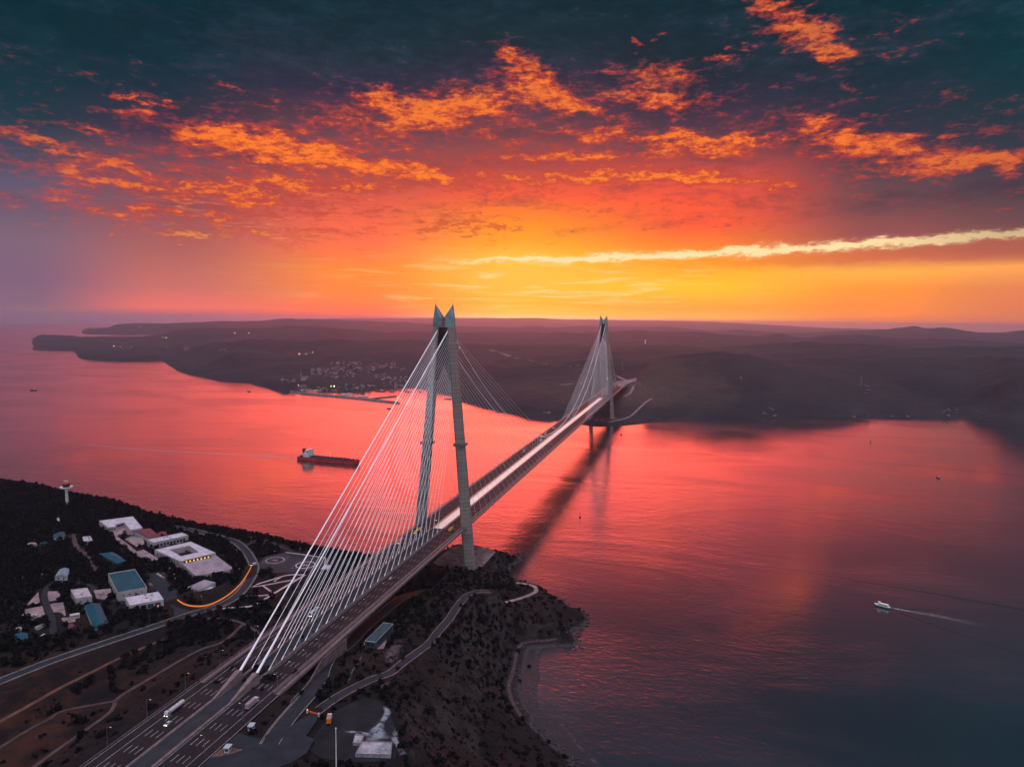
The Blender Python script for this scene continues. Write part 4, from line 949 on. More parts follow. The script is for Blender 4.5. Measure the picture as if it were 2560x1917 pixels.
# guard rail on the inside of the bend, orange light painted on as emission
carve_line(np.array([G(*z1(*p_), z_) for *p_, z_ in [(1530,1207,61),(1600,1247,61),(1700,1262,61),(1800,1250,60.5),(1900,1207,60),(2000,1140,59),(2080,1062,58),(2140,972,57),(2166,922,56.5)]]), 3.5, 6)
RAIL_GLOW = mat('rail_painted_glow', (0.6, 0.22, 0.06), 0.5, 0, 0.1, 0.4, emit=(1.0, 0.25, 0.035), es=0.48)
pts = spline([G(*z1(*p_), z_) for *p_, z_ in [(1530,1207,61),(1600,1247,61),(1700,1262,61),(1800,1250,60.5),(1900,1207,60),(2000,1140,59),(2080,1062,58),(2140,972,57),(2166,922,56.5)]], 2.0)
o = thing('guard_rail', 'guard rail with a painted-on orange glow round the inside of the bend', 'guard rail', tuple(pts[0]))
q = MB(); u_ = np.array([0, 0, .9]); q.strip(offset(pts, -.2)+u_, offset(pts, .2)+u_); q.strip(offset(pts, .2)+u_, offset(pts, .2)-u_*.3); q.strip(offset(pts, -.2)-u_*.3, offset(pts, -.2)+u_); q.build('rail', RAIL_GLOW, o)
# booths, gate, quarry slabs and flagpole by the junction
def booth(px, fn, z, label):
    c = G(*fn(*px), z); t = thing('kiosk', label, 'kiosk', tuple(c))
    mb = MB(); mb.box((c[0], c[1], z+1.4), (2.6, 3.4, 2.8), .2); mb.build('wall', WALLW, t)
    mb = MB(); mb.box((c[0], c[1], z+2.95), (3.4, 4.2, .3), .2); mb.build('roof', RIMM, t)
    for s in (-1, 1):
        mb = MB(); mb.box((c[0]+s*1.32*math.cos(.2), c[1]+s*1.32*math.sin(.2), z+1.7), (.08, 2.2, 1.1), .2); mb.build('window', GLASS, t)
    mb = MB(); mb.box((c[0]+1.72*math.sin(.2), c[1]-1.72*math.cos(.2), z+1.6), (1.8, .08, 1.2), .2); mb.build('window', GLASS, t)
ISL = mat('island_gravel', (0.13, 0.085, 0.06), 0.95, 0, 0.4, 0.4)
yard('traffic_island', [z4(*p_) for p_ in [(92,1555),(240,1440),(330,1455),(425,1470),(330,1510)]], 71.2, ISL, lift=0.2)
booth((275,1490), z4, 71.4, 'pale kiosk on the orange-edged traffic island')
booth((508,1275), z4, 71.25, 'pale kiosk at the tip of the planted verge')
g0, g1 = G(*z4(1060,1110), 71.0), G(*z4(1172,1140), 71.0)
t = thing('barrier_gate', 'red and white barrier gate where the winding road starts', 'gate', tuple(g0))
for p_ in (g0, g1):
    mb = MB(); mb.box((p_[0], p_[1], 71.6), (.9, .9, 2.4), .1); mb.build('post', WALLW, t)
_v = g1-g0; mb = MB(); m_ = (g0+g1)/2; mb.box((m_[0], m_[1], 72.0), (np.linalg.norm(_v)-1.2, .5, .9), math.atan2(_v[1], _v[0])); mb.build('boom', RED, t)
mb = MB(); mb.lathe([(.12, 0), (.3, .1), (.3, .5), (.1, .6)], (g0[0], g0[1], 72.81), 8); mb.build('lamp', gs, t)
SLAB = mat('stained_slab', (0.34, 0.31, 0.32), 0.85, 0, 0.45, 0.12, col2=(0.12, 0.15, 0.17))
def slab(px, z, h, label):
    poly = [G(*z4(*p_), z+h)[:2] for p_ in px]; c = np.mean(np.array(poly), axis=0); t = thing('concrete_slab', label, 'slab', (c[0], c[1], z))
    mb = MB(); mb.prism(poly, z-1, z+h); mb.build('base', SLAB, t)
    n = len(poly); I = shrink(poly, .4); mb = MB()
    for i in range(n): mb.prism([poly[i], poly[(i+1) % n], I[(i+1) % n], I[i]], z+h+.002, z+h+.5)
    mb.build('rim', PALE, t)
slab([(1600,1395),(1900,1400),(1885,1530),(1532,1520)], 69.6, 1.6, 'large stained concrete basin roof in the gravel yard')
slab([(1530,1328),(1622,1332),(1588,1418),(1508,1412)], 69.6, 1.2, 'small stained concrete slab beside the larger one')
t = thing('flagpole', 'tall white flagpole in front of the gravel yard', 'flagpole', tuple(G(841,1945,70)))
r_ = ROOT[t.name]; _d = ray(841, 1820); _k = math.hypot(r_[0]-CAM[0], r_[1]-CAM[1]); ztop = CAM[2]+_k*_d[2]/math.hypot(_d[0], _d[1])
q = MB(); q.tube((r_[0], r_[1], 69), (r_[0], r_[1], ztop), .34, .2, 10); q.build('pole', WH, t)
q = MB(); q.lathe([(.05, -.1), (.4, .05), (.4, .3), (.05, .5)], (r_[0], r_[1], ztop), 10); q.build('finial', WH, t)
# retaining wall where the service road drops beside the deck
t = thing('retaining_wall', 'tall ribbed pinkish retaining wall between the highway and the service road', 'wall', tuple(G(*z4(1200,640), 70)))
wl = spline([G(*z4(*p_), 71.3) for p_ in [(1452,372),(1300,500),(1190,610),(1120,740),(1040,850),(930,960),(900,1000)]], 3)
q = MB(); n_ = len(wl); hgt = np.linspace(11, 1.0, n_)
a_ = offset(wl, .5); top = wl.copy(); bot = a_.copy(); bot[:, 2] = 71.3-hgt
q.strip(top, a_); q.strip(a_, bot); q.add([tuple(top[0]), tuple(a_[0]), tuple(bot[0]), (top[0][0], top[0][1], bot[0][2])], [(0, 1, 2, 3)])
for i in range(0, n_, 1): 
    m_ = (a_[i]+bot[i])/2; q.box((m_[0]+.2, m_[1], m_[2]), (.35, .35, hgt[i]), 0)
q.build('wall', BAR, t)
# ------------------------------------------------------------------ near ground sheet
run_carve()
def ground_mat():
    m, b = new_mat('shore_ground'); p = position(); x_, y_, z_ = split(p)
    n1 = noise(vscale(p, .012, .012, .012), 1.0, 6, 0.62, 0.4); n2 = noise(vscale(p, .09, .09, .09), 1.0, 5, 0.65, 0.3); n3 = noise(vscale(p, .5, .5, .5), 1.0, 4, 0.6)
    nz = split(X(X.tree.nodes.new('ShaderNodeNewGeometry').outputs['Normal']))[2]
    f = sstep(n1*0.5+n2*0.5, 0.34, 0.64)
    c = mixc(f, (0.0022, 0.0024, 0.0026), (0.0100, 0.0058, 0.0038))
    c = mixc(sstep(n2*0.6+n3*0.4, 0.54, 0.70)*0.6, c, (0.026, 0.0115, 0.006))
    c = mixc(sstep(n1, 0.55, 0.70)*sstep(n3, .40, .6)*0.45, c, (0.036, 0.019, 0.013))
    west = sstep(x_, -40.0, -90.0)*sstep(y_, -330.0, -400.0)
    c = mixc(west*sstep(n1*.6+n2*.4, .44, .58)*0.75, c, mixc(n3, (0.020, 0.0075, 0.004), (0.058, 0.020, 0.009)))
    rock = sstep(nz, 0.86, 0.70)*sstep(n2, 0.40, 0.60)
    c = mixc(rock*0.7, c, mixc(n3, (0.018, 0.016, 0.016), (0.055, 0.045, 0.043)))
    beach = sstep(z_+n3*1.6, 3.2, 1.6)
    c = mixc(beach*0.85, c, mixc(n3, (0.018, 0.017, 0.018), (0.075, 0.065, 0.062)))
    put(b, 'Base Color', c); put(b, 'Roughness', 0.95); put(b, 'Specular IOR Level', 0.2)
    put(b, 'Normal', bump(n3*0.6+n2*1.5, 0.6, 1.0)); return m
GROUND = ground_mat()
_ny, _nx = XX.shape
_use = SDIST > -45
_vi = np.arange(_nx*_ny).reshape(_ny, _nx)
_ok = _use[:-1, :-1] & _use[1:, :-1] & _use[:-1, 1:] & _use[1:, 1:]
_fc = np.stack([_vi[:-1, :-1][_ok], _vi[:-1, 1:][_ok], _vi[1:, 1:][_ok], _vi[1:, :-1][_ok]], 1)
_vs = np.stack([XX.ravel(), YY.ravel(), HT.ravel()], 1)
_un, _inv = np.unique(_fc, return_inverse=True)
tag(np_mesh('terrain', _vs[_un], _inv.reshape(_fc.shape), GROUND, smooth=True), 'dark scrub covered headland on the near shore', kind='structure')
# ------------------------------------------------------------------ far shore and the ridges behind it
def zA(x, y): return (x/3.456, 740+y/3.456)
def zB(x, y): return (640+x/3.456, 740+y/3.456)
def zC(x, y): return (1600+x/2.304, 740+y/2.304)
def zT(x, y): return (1280+x/4.871, 760+y/4.871)
def hor(px, py, z):                                              # horizontal distance from the camera to G
    g = G(px, py, z); return math.hypot(g[0]-CAM[0], g[1]-CAM[1])
def curve(pts): pts = sorted(pts); return np.array([p[0] for p in pts]), np.array([p[1] for p in pts])
SHORE = curve([(-900,880),(84,872.5)]+[zA(*q) for q in [(400,463),(640,470),(686,531),(760,548),(1000,564),(1400,551),(1549,652),(1640,673),(1760,697),(1880,727),(2000,735),(2150,738)]]
  +[zB(*q) for q in [(0,771),(100,786),(150,812),(230,838),(285,832),(330,812),(420,806),(600,822),(760,824),(940,826),(1010,802),(1110,797),(1240,790),(1400,778),(1470,800),(1560,836),(1690,852),(1785,905),(1900,935),(2000,965),(2100,990)]]
  +[(1280,1033),(1321,1045),(1372,1051),(1395,1049),(1420,1054),(1452,1062),(1485,1066),(1522,1067),(1560,1066),(1600,1062),(1640,1055),(1682,1046)]
  +[zC(*q) for q in [(400,706),(700,706),(880,712),(980,703),(1250,696),(1450,706),(1730,711),(1830,709),(1900,701),(2050,716),(2130,741),(2212,752)]]+[(2700,1072),(3300,1085)])
R0 = curve([(-900,862),(84,868),(130,872),(200,884),(231,880),(289,867),(405,863),(446,926),(460,915),(489,902),(535,886),(600,880),(727,880),(900,884),(1000,888),(1100,890),(1280,914),(1444,912),(1578,912),(1700,893),(1808,889),(1878,894),(1930,906),(2034,936),(2142,967),(2251,997),(2312,1015),(2351,1038),(2400,1000),(2470,962),(2560,935),(2700,915),(3300,905)])
R05 = curve([(-900,880),(1878,897),(1930,903),(2034,905),(2164,900),(2264,894),(2400,892),(2560,889),(3300,885)])
R1 = curve([(-900,862),(84,866),(200,866),(330,860),(405,858),(477,866),(535,861),(640,857),(727,856),(929,858),(1100,859),(1280,861),(1383,861),(1454,861),(1526,864),(1700,862),(1787,865),(2034,860),(2251,866),(2560,870),(3300,872)])
R2 = curve([(-900,868),(60,872),(84,862)]+[zA(*q) for q in [(330,398),(400,388),(550,370),(700,350),(850,350),(1000,347),(1150,340),(1400,325),(1500,315),(1700,290),(1850,280),(2212,290)]]+[zB(*q) for q in [(300,268),(600,272),(700,277),(900,300),(1000,315),(1200,328),(1400,314),(1800,328)]]
  +[zT(*q) for q in [(0,345),(480,345),(600,335),(850,350),(1200,350),(1700,338)]]+[zC(*q) for q in [(0,205),(300,200),(480,225),(690,237),(760,222),(810,214),(870,224),(940,241),(980,241),(1050,228),(1130,218),(1280,217),(1360,226),(1420,240),(1700,246),(2212,280)]]+[(3300,868)])
R3 = curve([(-900,830),(180,829),(213,826)]+[zA(*q) for q in [(850,283),(930,276),(1000,242),(1150,235),(1400,232),(1700,225),(2000,215),(2212,217)]]+[zB(*q) for q in [(200,195),(350,195),(700,207),(1000,215),(1500,240),(1740,262)]]
  +[zT(*q) for q in [(0,285),(300,268),(500,292),(850,262),(1060,275),(1200,275),(1650,280),(1850,268)]]+[zC(*q) for q in [(80,177),(250,185),(440,204),(560,195),(800,212),(1000,215),(1200,200),(1440,191),(1530,180),(1585,172),(1650,187),(1700,182),(1770,178),(1900,206),(1980,214),(2100,211),(2212,198)]]+[(3300,828)])
R4 = curve([(-900,830),(560,822),(640,803),(700,798),(843,795),(1000,795),(1132,794.5),(1280,795),(1342,795),(1403,798),(1588,801),(1700,802),(1817,806),(1910,811),(2060,819),(2200,823),(2300,828),(2459,832),(2560,829),(3300,835)])
fpx = np.arange(-800, 3301, 5.0)
S_d = np.array([hor(p, r, 0.0) for p, r in zip(fpx, np.interp(fpx, *SHORE))])
ip = lambda t: np.interp(fpx, [q[0] for q in t], [q[1] for q in t])
D0 = np.maximum(ip([(-900,7900),(84,7800),(200,6700),(405,6500),(446,4700),(640,4300),(830,4300),(1000,4000),(1280,3300),(1600,2900),(3300,2900)]), S_d+300)
D1 = np.maximum(D0*1.22, 5300); D2 = np.maximum(D1*1.18, 8600); D3 = D2*1.0+5200; D4 = D3+14000
def zr(D, R): 
    out = []
    for p, d_, r in zip(fpx, D, np.interp(fpx, *R)):
        v = ray(p, r); out.append(CAM[2]+d_*v[2]/math.hypot(v[0], v[1]))
    return np.array(out)
Z0, Z1, Z2, Z3, Z4 = (zr(d_, r_)+sag(d_) for d_, r_ in ((D0, R0), (D1, R1), (D2, R2), (D3, R3), (D4, R4)))
D05 = D0*1.32; Z05 = zr(D05, R05)+sag(D05)
Z1 = np.maximum(Z1, -15); 
lo = np.interp(fpx, [84, 150], [-14, 0])*(fpx < 150); Z0 = np.where(fpx < 80, -14, Z0); Z1 = np.where(fpx < 80, -14, Z1); Z2 = np.where(fpx < 80, -14, Z2)
Z0 = np.where(fpx >= 84, np.maximum(Z0, 14), Z0); Z1 = np.where(fpx >= 84, np.maximum(Z1, 34), Z1); Z2 = np.where(fpx >= 84, np.maximum(Z2, 45), Z2)
Z3 = np.where(fpx < 210, -14, np.maximum(Z3, 3)); Z4 = np.where(fpx < 600, -14, Z4)
frr = np.concatenate([np.geomspace(2000, 3300, 150), np.geomspace(3310, 9000, 190)[0:], np.geomspace(9060, 35500, 105)])
FH = np.zeros((len(frr), len(fpx))); FX = FH.copy(); FY = FH.copy()
for i, p in enumerate(fpx):
    v = ray(p, 800); v = v[:2]/np.hypot(*v[:2])
    FX[:, i] = CAM[0]+v[0]*frr; FY[:, i] = CAM[1]+v[1]*frr
    s = S_d[i]; water = p < 80
    flat = np.interp(p, [1380, 1460, 1590, 1690], [0, 1, 1, 0])            # low point under the far tower
    b1 = 4.5 if flat > .5 else 9
    pts = [(s-200, -6), (s-1, -0.5), (s+12, b1*.7 if not water else -14), (s+110, 5.5*flat+26*(1-flat)), (max(s+130, D0[i]*.62+s*.38), Z0[i]*(0.52-.12*flat)), (D0[i], Z0[i])]
    if water: pts = [(s-200, -14), (D0[i], -14)]
    near_pair = [((D0[i], Z0[i]), (D05[i], Z05[i])), ((D05[i], Z05[i]), (D1[i], Z1[i]))] if p > 1880 else [((D0[i], Z0[i]), (D1[i], Z1[i]))]
    for (da, za), (db, zb) in near_pair+list((((D1[i], Z1[i]), (D2[i], Z2[i])), ((D2[i], Z2[i]), (D3[i], Z3[i])), ((D3[i], Z3[i]), (D4[i], Z4[i])))):
        bay = -8 if (za < 30 and da > 8000) or water else max(4, min(za, zb)*0.62)
        if da == D2[i] and p < 420: bay = -8
        pts += [(da+(db-da)*0.35, bay if za > 8 else min(za, bay)), (da+(db-da)*0.7, (bay+zb)/2 if bay > 0 else bay), (db, zb)]
    pts += [(D4[i]+4000, Z4[i]*0.5), (60000, 10 if p > 600 else -14)]
    pts.sort(); FH[:, i] = np.interp(frr, [q[0] for q in pts], [q[1] for q in pts])
_k = np.array([1, 2, 3, 2, 1.0]); _k /= _k.sum()                  # ease the creases across and along
for _ in range(2): FH = sum(w_*np.roll(FH, o_, axis=1) for w_, o_ in zip(_k, (-2, -1, 0, 1, 2)))
_shore_in = np.clip((frr[:, None]-S_d[None])/160.0, 0, 1)
_amp = np.clip(FH/60, 0, 1)*_shore_in
RIDG = -np.abs(fbm(FX, FY, 1/620.0, 4, 87))*3.2+.55
FH += (fbm(FX, FY, 1/900.0, 5, 41)*np.clip((frr[:, None]-S_d[None]-100)/1100, 0, 1)*44*np.clip((11000-frr[:, None])/3000, 0, 1)+RIDG*22*np.clip((6500-frr[:, None])/1500, .25, 1)*np.clip((frr[:, None]-S_d[None])/500, 0, 1)+fbm(FX, FY, 1/210.0, 3, 51)*17+fbm(FX, FY, 1/34.0, 2, 61)*4.5)*_amp
FH += fbm(FX, FY, 1/120.0, 3, 71)*6*(np.abs(frr[:, None]-S_d[None]) < 60)
# motorway cutting beyond the far end of the deck and the level pad under the far tower
_m = np.clip(1-(np.abs(FX)-42)/60, 0, 1)*(FY > SPAN+SIDE-40)*(FY < SPAN+SIDE+900); FH = FH*(1-_m)+np.minimum(FH, ZD-1.2)*_m
_m = (np.abs(FX) < 60)*(FY > SPAN+60)*(FY < SPAN+SIDE-40); FH = np.where(_m, np.minimum(FH, 8+np.clip((FY-SPAN-60)/280, 0, 1)*58), FH)
_m = (np.abs(FX) < 75)*(np.abs(FY-SPAN) < 62); FH = np.where(_m & (frr[:, None] > S_d[None]+6), np.clip(FH, 4, 6.0), FH)
FH -= sag(frr)[:, None]
def far_mat():
    m, b = new_mat('far_hills'); p = position(); x_, y_, z_ = split(p)
    n1 = noise(vscale(p, .0016, .0016, .002), 1.0, 6, 0.6, 0.4); n2 = noise(vscale(p, .009, .009, .01), 1.0, 5, 0.65, 0.3); n3 = noise(vscale(p, .05, .05, .05), 1.0, 3, 0.6)
    c = mixc(sstep(n1*.55+n2*.45, .36, .62), (0.006, 0.012, 0.015), (0.020, 0.022, 0.024))
    c = mixc(sstep(n2*.6+n1*.4, .58, .68)*0.8, c, (0.034, 0.031, 0.032))
    c = mixc(sstep(n3*.5+n2*.5, .60, .72)*0.5, c, (0.050, 0.042, 0.042))
    # grazed open ground near the far bridge end
    gx_, gy_ = x_*(1/420.0), (y_-1900.0)*(1/330.0)
    op = sstep((gx_*gx_+gy_*gy_)+(n2-0.5)*3.2+(n3-.5)*1.2, 1.0, 0.5)
    c = mixc(op*0.7, c, mixc(n3, (0.030, 0.024, 0.018), (0.060, 0.045, 0.034)))
    ex, ey = (x_-110.0)*(1/150.0), (y_-1790.0)*(1/190.0); fx_, fy_ = (x_-120.0)*(1/190.0), (y_-1425.0)*(1/60.0)
    cut = (sstep(ex*ex+ey*ey+(n2-.5)*2.6, 1.0, .5)+sstep(fx_*fx_+fy_*fy_+(n2-.5)*2.4, 1.0, .6)).clamp()
    c = mixc(cut*sstep(n3*.35+n2*.65, .38, .66)*.55, c, mixc(n3, (0.060, 0.042, 0.032), (0.105, 0.075, 0.060)))
    put(b, 'Base Color', c); put(b, 'Roughness', 0.95); put(b, 'Specular IOR Level', 0.15)
    put(b, 'Normal', bump(n3*5.0+n2*16.0, 0.7, 1.0)); return m
FARM = far_mat()
_ny, _nx = FH.shape; _vi = np.arange(_nx*_ny).reshape(_ny, _nx)
_okv = FH > -4-sag(frr)[:, None]
_ok = _okv[:-1, :-1] | _okv[1:, :-1] | _okv[:-1, 1:] | _okv[1:, 1:]
_fc = np.stack([_vi[:-1, :-1][_ok], _vi[:-1, 1:][_ok], _vi[1:, 1:][_ok], _vi[1:, :-1][_ok]], 1)
_un, _inv = np.unique(_fc, return_inverse=True)
tag(np_mesh('hills', np.stack([FX.ravel(), FY.ravel(), FH.ravel()], 1)[_un], _inv.reshape(_fc.shape), FARM, smooth=True), 'layered wooded hills on the far shore fading into the haze', kind='structure')
def fpoint(px, py):
    """photo pixel -> point on the far hills (first hit)"""
    i = min(len(fpx)-1.001, max(0, (px-fpx[0])/5.0)); a = int(i); u = i-a
    hcol = FH[:, a]*(1-u)+FH[:, a+1]*u
    v = ray(px, py); sl_ = v[2]/math.hypot(v[0], v[1]); zl = CAM[2]+frr*sl_
    hit = np.nonzero((hcol >= zl) & (hcol > 0.3-sag(frr)))[0]
    k = hit[0] if len(hit) else int(np.argmin(np.abs(zl)))
    if k > 0 and hcol[k] > zl[k]:
        d0, d1 = zl[k-1]-hcol[k-1], hcol[k]-zl[k]; t = d0/(d0+d1+1e-9); D = frr[k-1]+t*(frr[k]-frr[k-1])
    else: D = frr[k]
    g = Gd(px, py, D); return np.array([g[0], g[1], CAM[2]+D*sl_])
# ------------------------------------------------------------------ vehicles (built facing +Y, wheels on z = 0)
TYRE = mat('tyre_rubber', (0.012, 0.012, 0.013), 0.85); RIM = mat('wheel_rim', (0.35, 0.35, 0.36), 0.4, 0.6)
HEADL = mat('headlight_on', (1, 0.9, 0.7), 0.3, emit=(1.0, 0.80, 0.50), es=9.0); TAILL = mat('tail_light_on', (0.6, 0.02, 0.01), 0.3, emit=(1.0, 0.05, 0.02), es=1.6)
SCREEN = mat('windscreen', (0.012, 0.015, 0.018), 0.1)
def paint(nm, c, r=0.38): return mat(nm, c, r, 0.0, 0.06, 0.6)
VWHITE = paint('white_vehicle_paint', (0.46, 0.455, 0.465)); VYEL = paint('yellow_vehicle_paint', (0.75, 0.33, 0.03)); VORA = paint('orange_vehicle_paint', (0.62, 0.17, 0.03)); VDARK = paint('dark_vehicle_paint', (0.03, 0.03, 0.035)); VGREY = paint('grey_vehicle_paint', (0.22, 0.23, 0.25)); VMAUVE = paint('mauve_box_paint', (0.30, 0.25, 0.27)); VRED = paint('red_vehicle_paint', (0.35, 0.03, 0.02))
def wheels(t, ys, w, r=0.33, wd=0.22):
    for y in ys:
        for s in (-1, 1):
            q = MB(); q.tube((s*(w/2-wd), y, r), (s*w/2, y, r), r, r, 12); wh = q.build('wheel', TYRE, t, local=True)
            q = MB(); q.tube((s*(w/2-.03), y, r), (s*(w/2+.02), y, r), r*.55, r*.5, 10); q.build('rim', RIM, wh, local=True)
def lights(t, y0, y1, w, z, on=True):
    for s in (-1, 1):
        q = MB(); q.box((s*w*.36, y1, z), (.34, .12, .22)); q.build('headlight', HEADL if on else RIM, t, local=True)
        q = MB(); q.box((s*w*.38, y0, z+.1), (.28, .1, .2)); q.build('tail_light', TAILL, t, local=True)
def sec_loft(mb, prof, w, y_of, mi=0): pass
def car(label, m, on=True, group=None, L=4.5, W=1.82, H=1.48, van=False):
    t = thing('parked_car' if not on else 'car', label, 'car', (0, 0, 0), 0, group)
    q = MB(); h = L/2
    lo = [(-h, .35), (-h, .85), (-h+.25, .95), (h-.15, .85), (h, .62), (h, .35)] if not van else [(-h, .35), (-h, 1.0), (h-.3, 1.0), (h, .8), (h, .35)]
    q.loft([[(x*W/2, y, z) for y, z in lo] for x in (-1, -.96, .96, 1)][::-1])
    top = [(-h+.35, .9), (-h+1.0, H), (h-2.0, H), (h-1.15, .92)] if not van else [(-h+.05, 1.0), (-h+.12, H), (h-1.3, H), (h-.35, 1.0)]
    q.loft([[(x*W/2*(.80 if z > 1.2 else .95), y, z) for y, z in top] for x in (-1, 1)][::-1]); q.build('body', m, t, local=True)
    for s in (-1, 1):                                              # side glass
        q = MB(); gl = [(top[0][0]+.35, .98), (top[1][0]+.1, H-.1), (top[2][0]-.05, H-.1), (top[3][0]-.3, .98)]
        if van: gl = [(h-1.7, 1.1), (h-1.7, H-.15), (h-1.35, H-.15), (h-.7, 1.1)]
        q.add([(s*(W/2*(.82 if z > 1.2 else .955)+.015), y, z) for y, z in gl], [(0, 1, 2, 3), (3, 2, 1, 0)]); q.build('side_window', SCREEN, t, local=True)
    for a, b in ((2, 3), (1, 0)):
        q = MB(); (ya, za), (yb_, zb) = top[a], top[b]; d_ = .03 if a == 2 else -.03
        q.add([(-W*.38, ya+d_, za-.06), (W*.38, ya+d_, za-.06), (W*.44, yb_+d_, zb+.08), (-W*.44, yb_+d_, zb+.08)], [(0, 1, 2, 3), (3, 2, 1, 0)]); q.build('windscreen' if a == 2 else 'rear_window', SCREEN, t, local=True)
    wheels(t, (-h+.85, h-.85), W); lights(t, -h-.02, h+.02, W, .62, on); return t
def cab(t, m, y1, W=2.5, H=3.3, L=2.3):
    q = MB(); pr = [(y1-L, .7), (y1-L, H), (y1-.7, H), (y1-.12, H*.62), (y1, 1.3), (y1, .55)]
    q.loft([[(x*W/2, y, z) for y, z in pr] for x in (-1, 1)][::-1]); c_ = q.build('cab', m, t, local=True)
    q = MB(); q.add([(-W*.44, y1-.62, H-.25), (W*.44, y1-.62, H-.25), (W*.46, y1-.09, H*.60), (-W*.46, y1-.09, H*.60)], [(0, 1, 2, 3), (3, 2, 1, 0)]); q.build('windscreen', SCREEN, c_, local=True)
    for s in (-1, 1):
        q = MB(); q.add([(s*(W/2+.015), y, z) for y, z in ((y1-1.6, H*.62), (y1-1.6, H-.3), (y1-.8, H-.3), (y1-.35, H*.62))], [(0, 1, 2, 3), (3, 2, 1, 0)]); q.build('side_window', SCREEN, c_, local=True)
        q = MB(); q.box((s*(W/2+.22), y1-.45, H*.68), (.16, .2, .7)); q.build('mirror', VDARK, c_, local=True)
def truck(label, kind, mc, mb_, L=15.5, on=True, name='truck', cat='truck'):
    t = thing(name, label, cat); W = 2.5; y1 = L/2; cab(t, mc, y1)
    q = MB(); q.box((0, -.6, .95), (1.1, L-1.6, .35)); q.build('chassis', VDARK, t, local=True)
    if kind == 'tank':
        q = MB(); y0, ye = -L/2, y1-3.1
        n = 16; R = [(.3, y0), (1.1, y0+.15), (1.28, y0+.5), (1.28, ye-.5), (1.1, ye-.15), (.3, ye)]
        q.loft([[(r*math.cos(2*math.pi*k/n), y, 2.35+r*math.sin(2*math.pi*k/n)) for k in range(n)] for r, y in R][::-1]); tk = q.build('tank', mb_, t, smooth=False, local=True)
        for y in np.linspace(y0+1.5, ye-1.5, 4):
            q = MB(); q.lathe([(.1, -.05), (.36, 0), (.36, .22), (.05, .3)], (0, y, 3.6), 10); q.build('hatch', RIM, tk, local=True)
    else:
        q = MB(); y0, ye = -L/2, y1-2.9; q.box((0, (y0+ye)/2, 2.35), (2.55, ye-y0, 2.7)); bx = q.build('box_body', mb_, t, local=True)
        q = MB(); q.box((0, y0-.03, 2.35), (2.3, .05, 2.4)); q.build('rear_door', mb_, bx, local=True)
        q = MB(); q.box((0, (y0+ye)/2, 3.74), (2.2, ye-y0-.6, .07)); q.build('roof_panel', PROOF, bx, local=True)
    wheels(t, [y for y in (-L/2+1.2, -L/2+2.4, -L/2+3.6 if L > 11 else y1-4.4, y1-3.6 if L > 11 else y1-4.4, y1-1.2)][:5], W, .5, .32)
    lights(t, -L/2-.05, y1+.03, W, 1.0, on); return t
def bus(label, m):
    t = thing('bus', label, 'bus'); L, W, H = 12.4, 2.55, 3.5; h = L/2
    q = MB(); pr = [(-h, .4), (-h, H-.15), (-h+.2, H), (h-.5, H), (h-.05, H-.5), (h, 1.2), (h, .4)]
    q.loft([[(x*W/2, y, z) for y, z in pr] for x in (-1, 1)][::-1]); b_ = q.build('body', m, t, local=True)
    q = MB(); q.add([(-W*.46, h-.06+.03, H-.55), (W*.46, h-.06+.03, H-.55), (W*.47, h+.02, 1.35), (-W*.47, h+.02, 1.35)], [(0, 1, 2, 3), (3, 2, 1, 0)]); q.build('windscreen', SCREEN, t, local=True)
    for s in (-1, 1):
        for k in range(6):
            q = MB(); q.box((s*(W/2+.01), -h+1.2+k*1.75, 2.35), (.04, 1.55, 1.05)); q.build('side_window', SCREEN, t, local=True)
    q = MB(); q.box((0, -1.5, H+.13), (1.7, 3.2, .26)); q.build('roof_unit', VGREY, t, local=True)
    wheels(t, (-h+2.6, h-2.4), W, .48, .3); lights(t, -h-.03, h+.04, W, .85); return t
def put_at(t, x, y, z, face): t.location = (x, y, z); t.rotation_euler = (0, 0, face); return t
DN, UPW = math.pi, 0.0
ZR, ZH = ZD+0.005, HZ+0.135
put_at(truck('white tank lorry coming toward the toll side on the left carriageway', 'tank', VWHITE, VWHITE, 15.0), -20.4, -408.5, ZH, DN)
put_at(car('white saloon car just beside the white tank lorry', VWHITE), -14.2, -421.3, ZH, DN)
put_at(truck('mauve-roofed box lorry driving away on the right carriageway', 'box', VWHITE, VMAUVE, 11.0), 20.2, -391.0, ZH, UPW)
put_at(bus('white coach with lit headlights among the side-span cables', VWHITE), -13.2, -261.6, ZR, DN)
put_at(truck('yellow tank lorry crossing near the left foot of the near tower', 'tank', VYEL, VYEL, 16.0), -16.9, -37, ZR, DN)
put_at(truck('dark orange box lorry behind the yellow tanker by the left parapet', 'box', VORA, VORA, 13.0), -20.5, -76, ZR, DN)
put_at(truck('bright orange box lorry on the right carriageway beside the near tower leg', 'box', VORA, VYEL, 12.0), 16.6, -21, ZR, UPW)
put_at(car('small pale car alone on the right side-span carriageway', VWHITE), 13.2, -175, ZR, UPW)
put_at(car('white van just past the near tower leg on the right carriageway', VWHITE, van=True, L=5.6, H=2.2, W=2.0), 20.4, 27, ZR, UPW)
put_at(car('dark car with bright headlights left of the pale median strip near the tower', VDARK), -13.3, 12, ZR, DN)
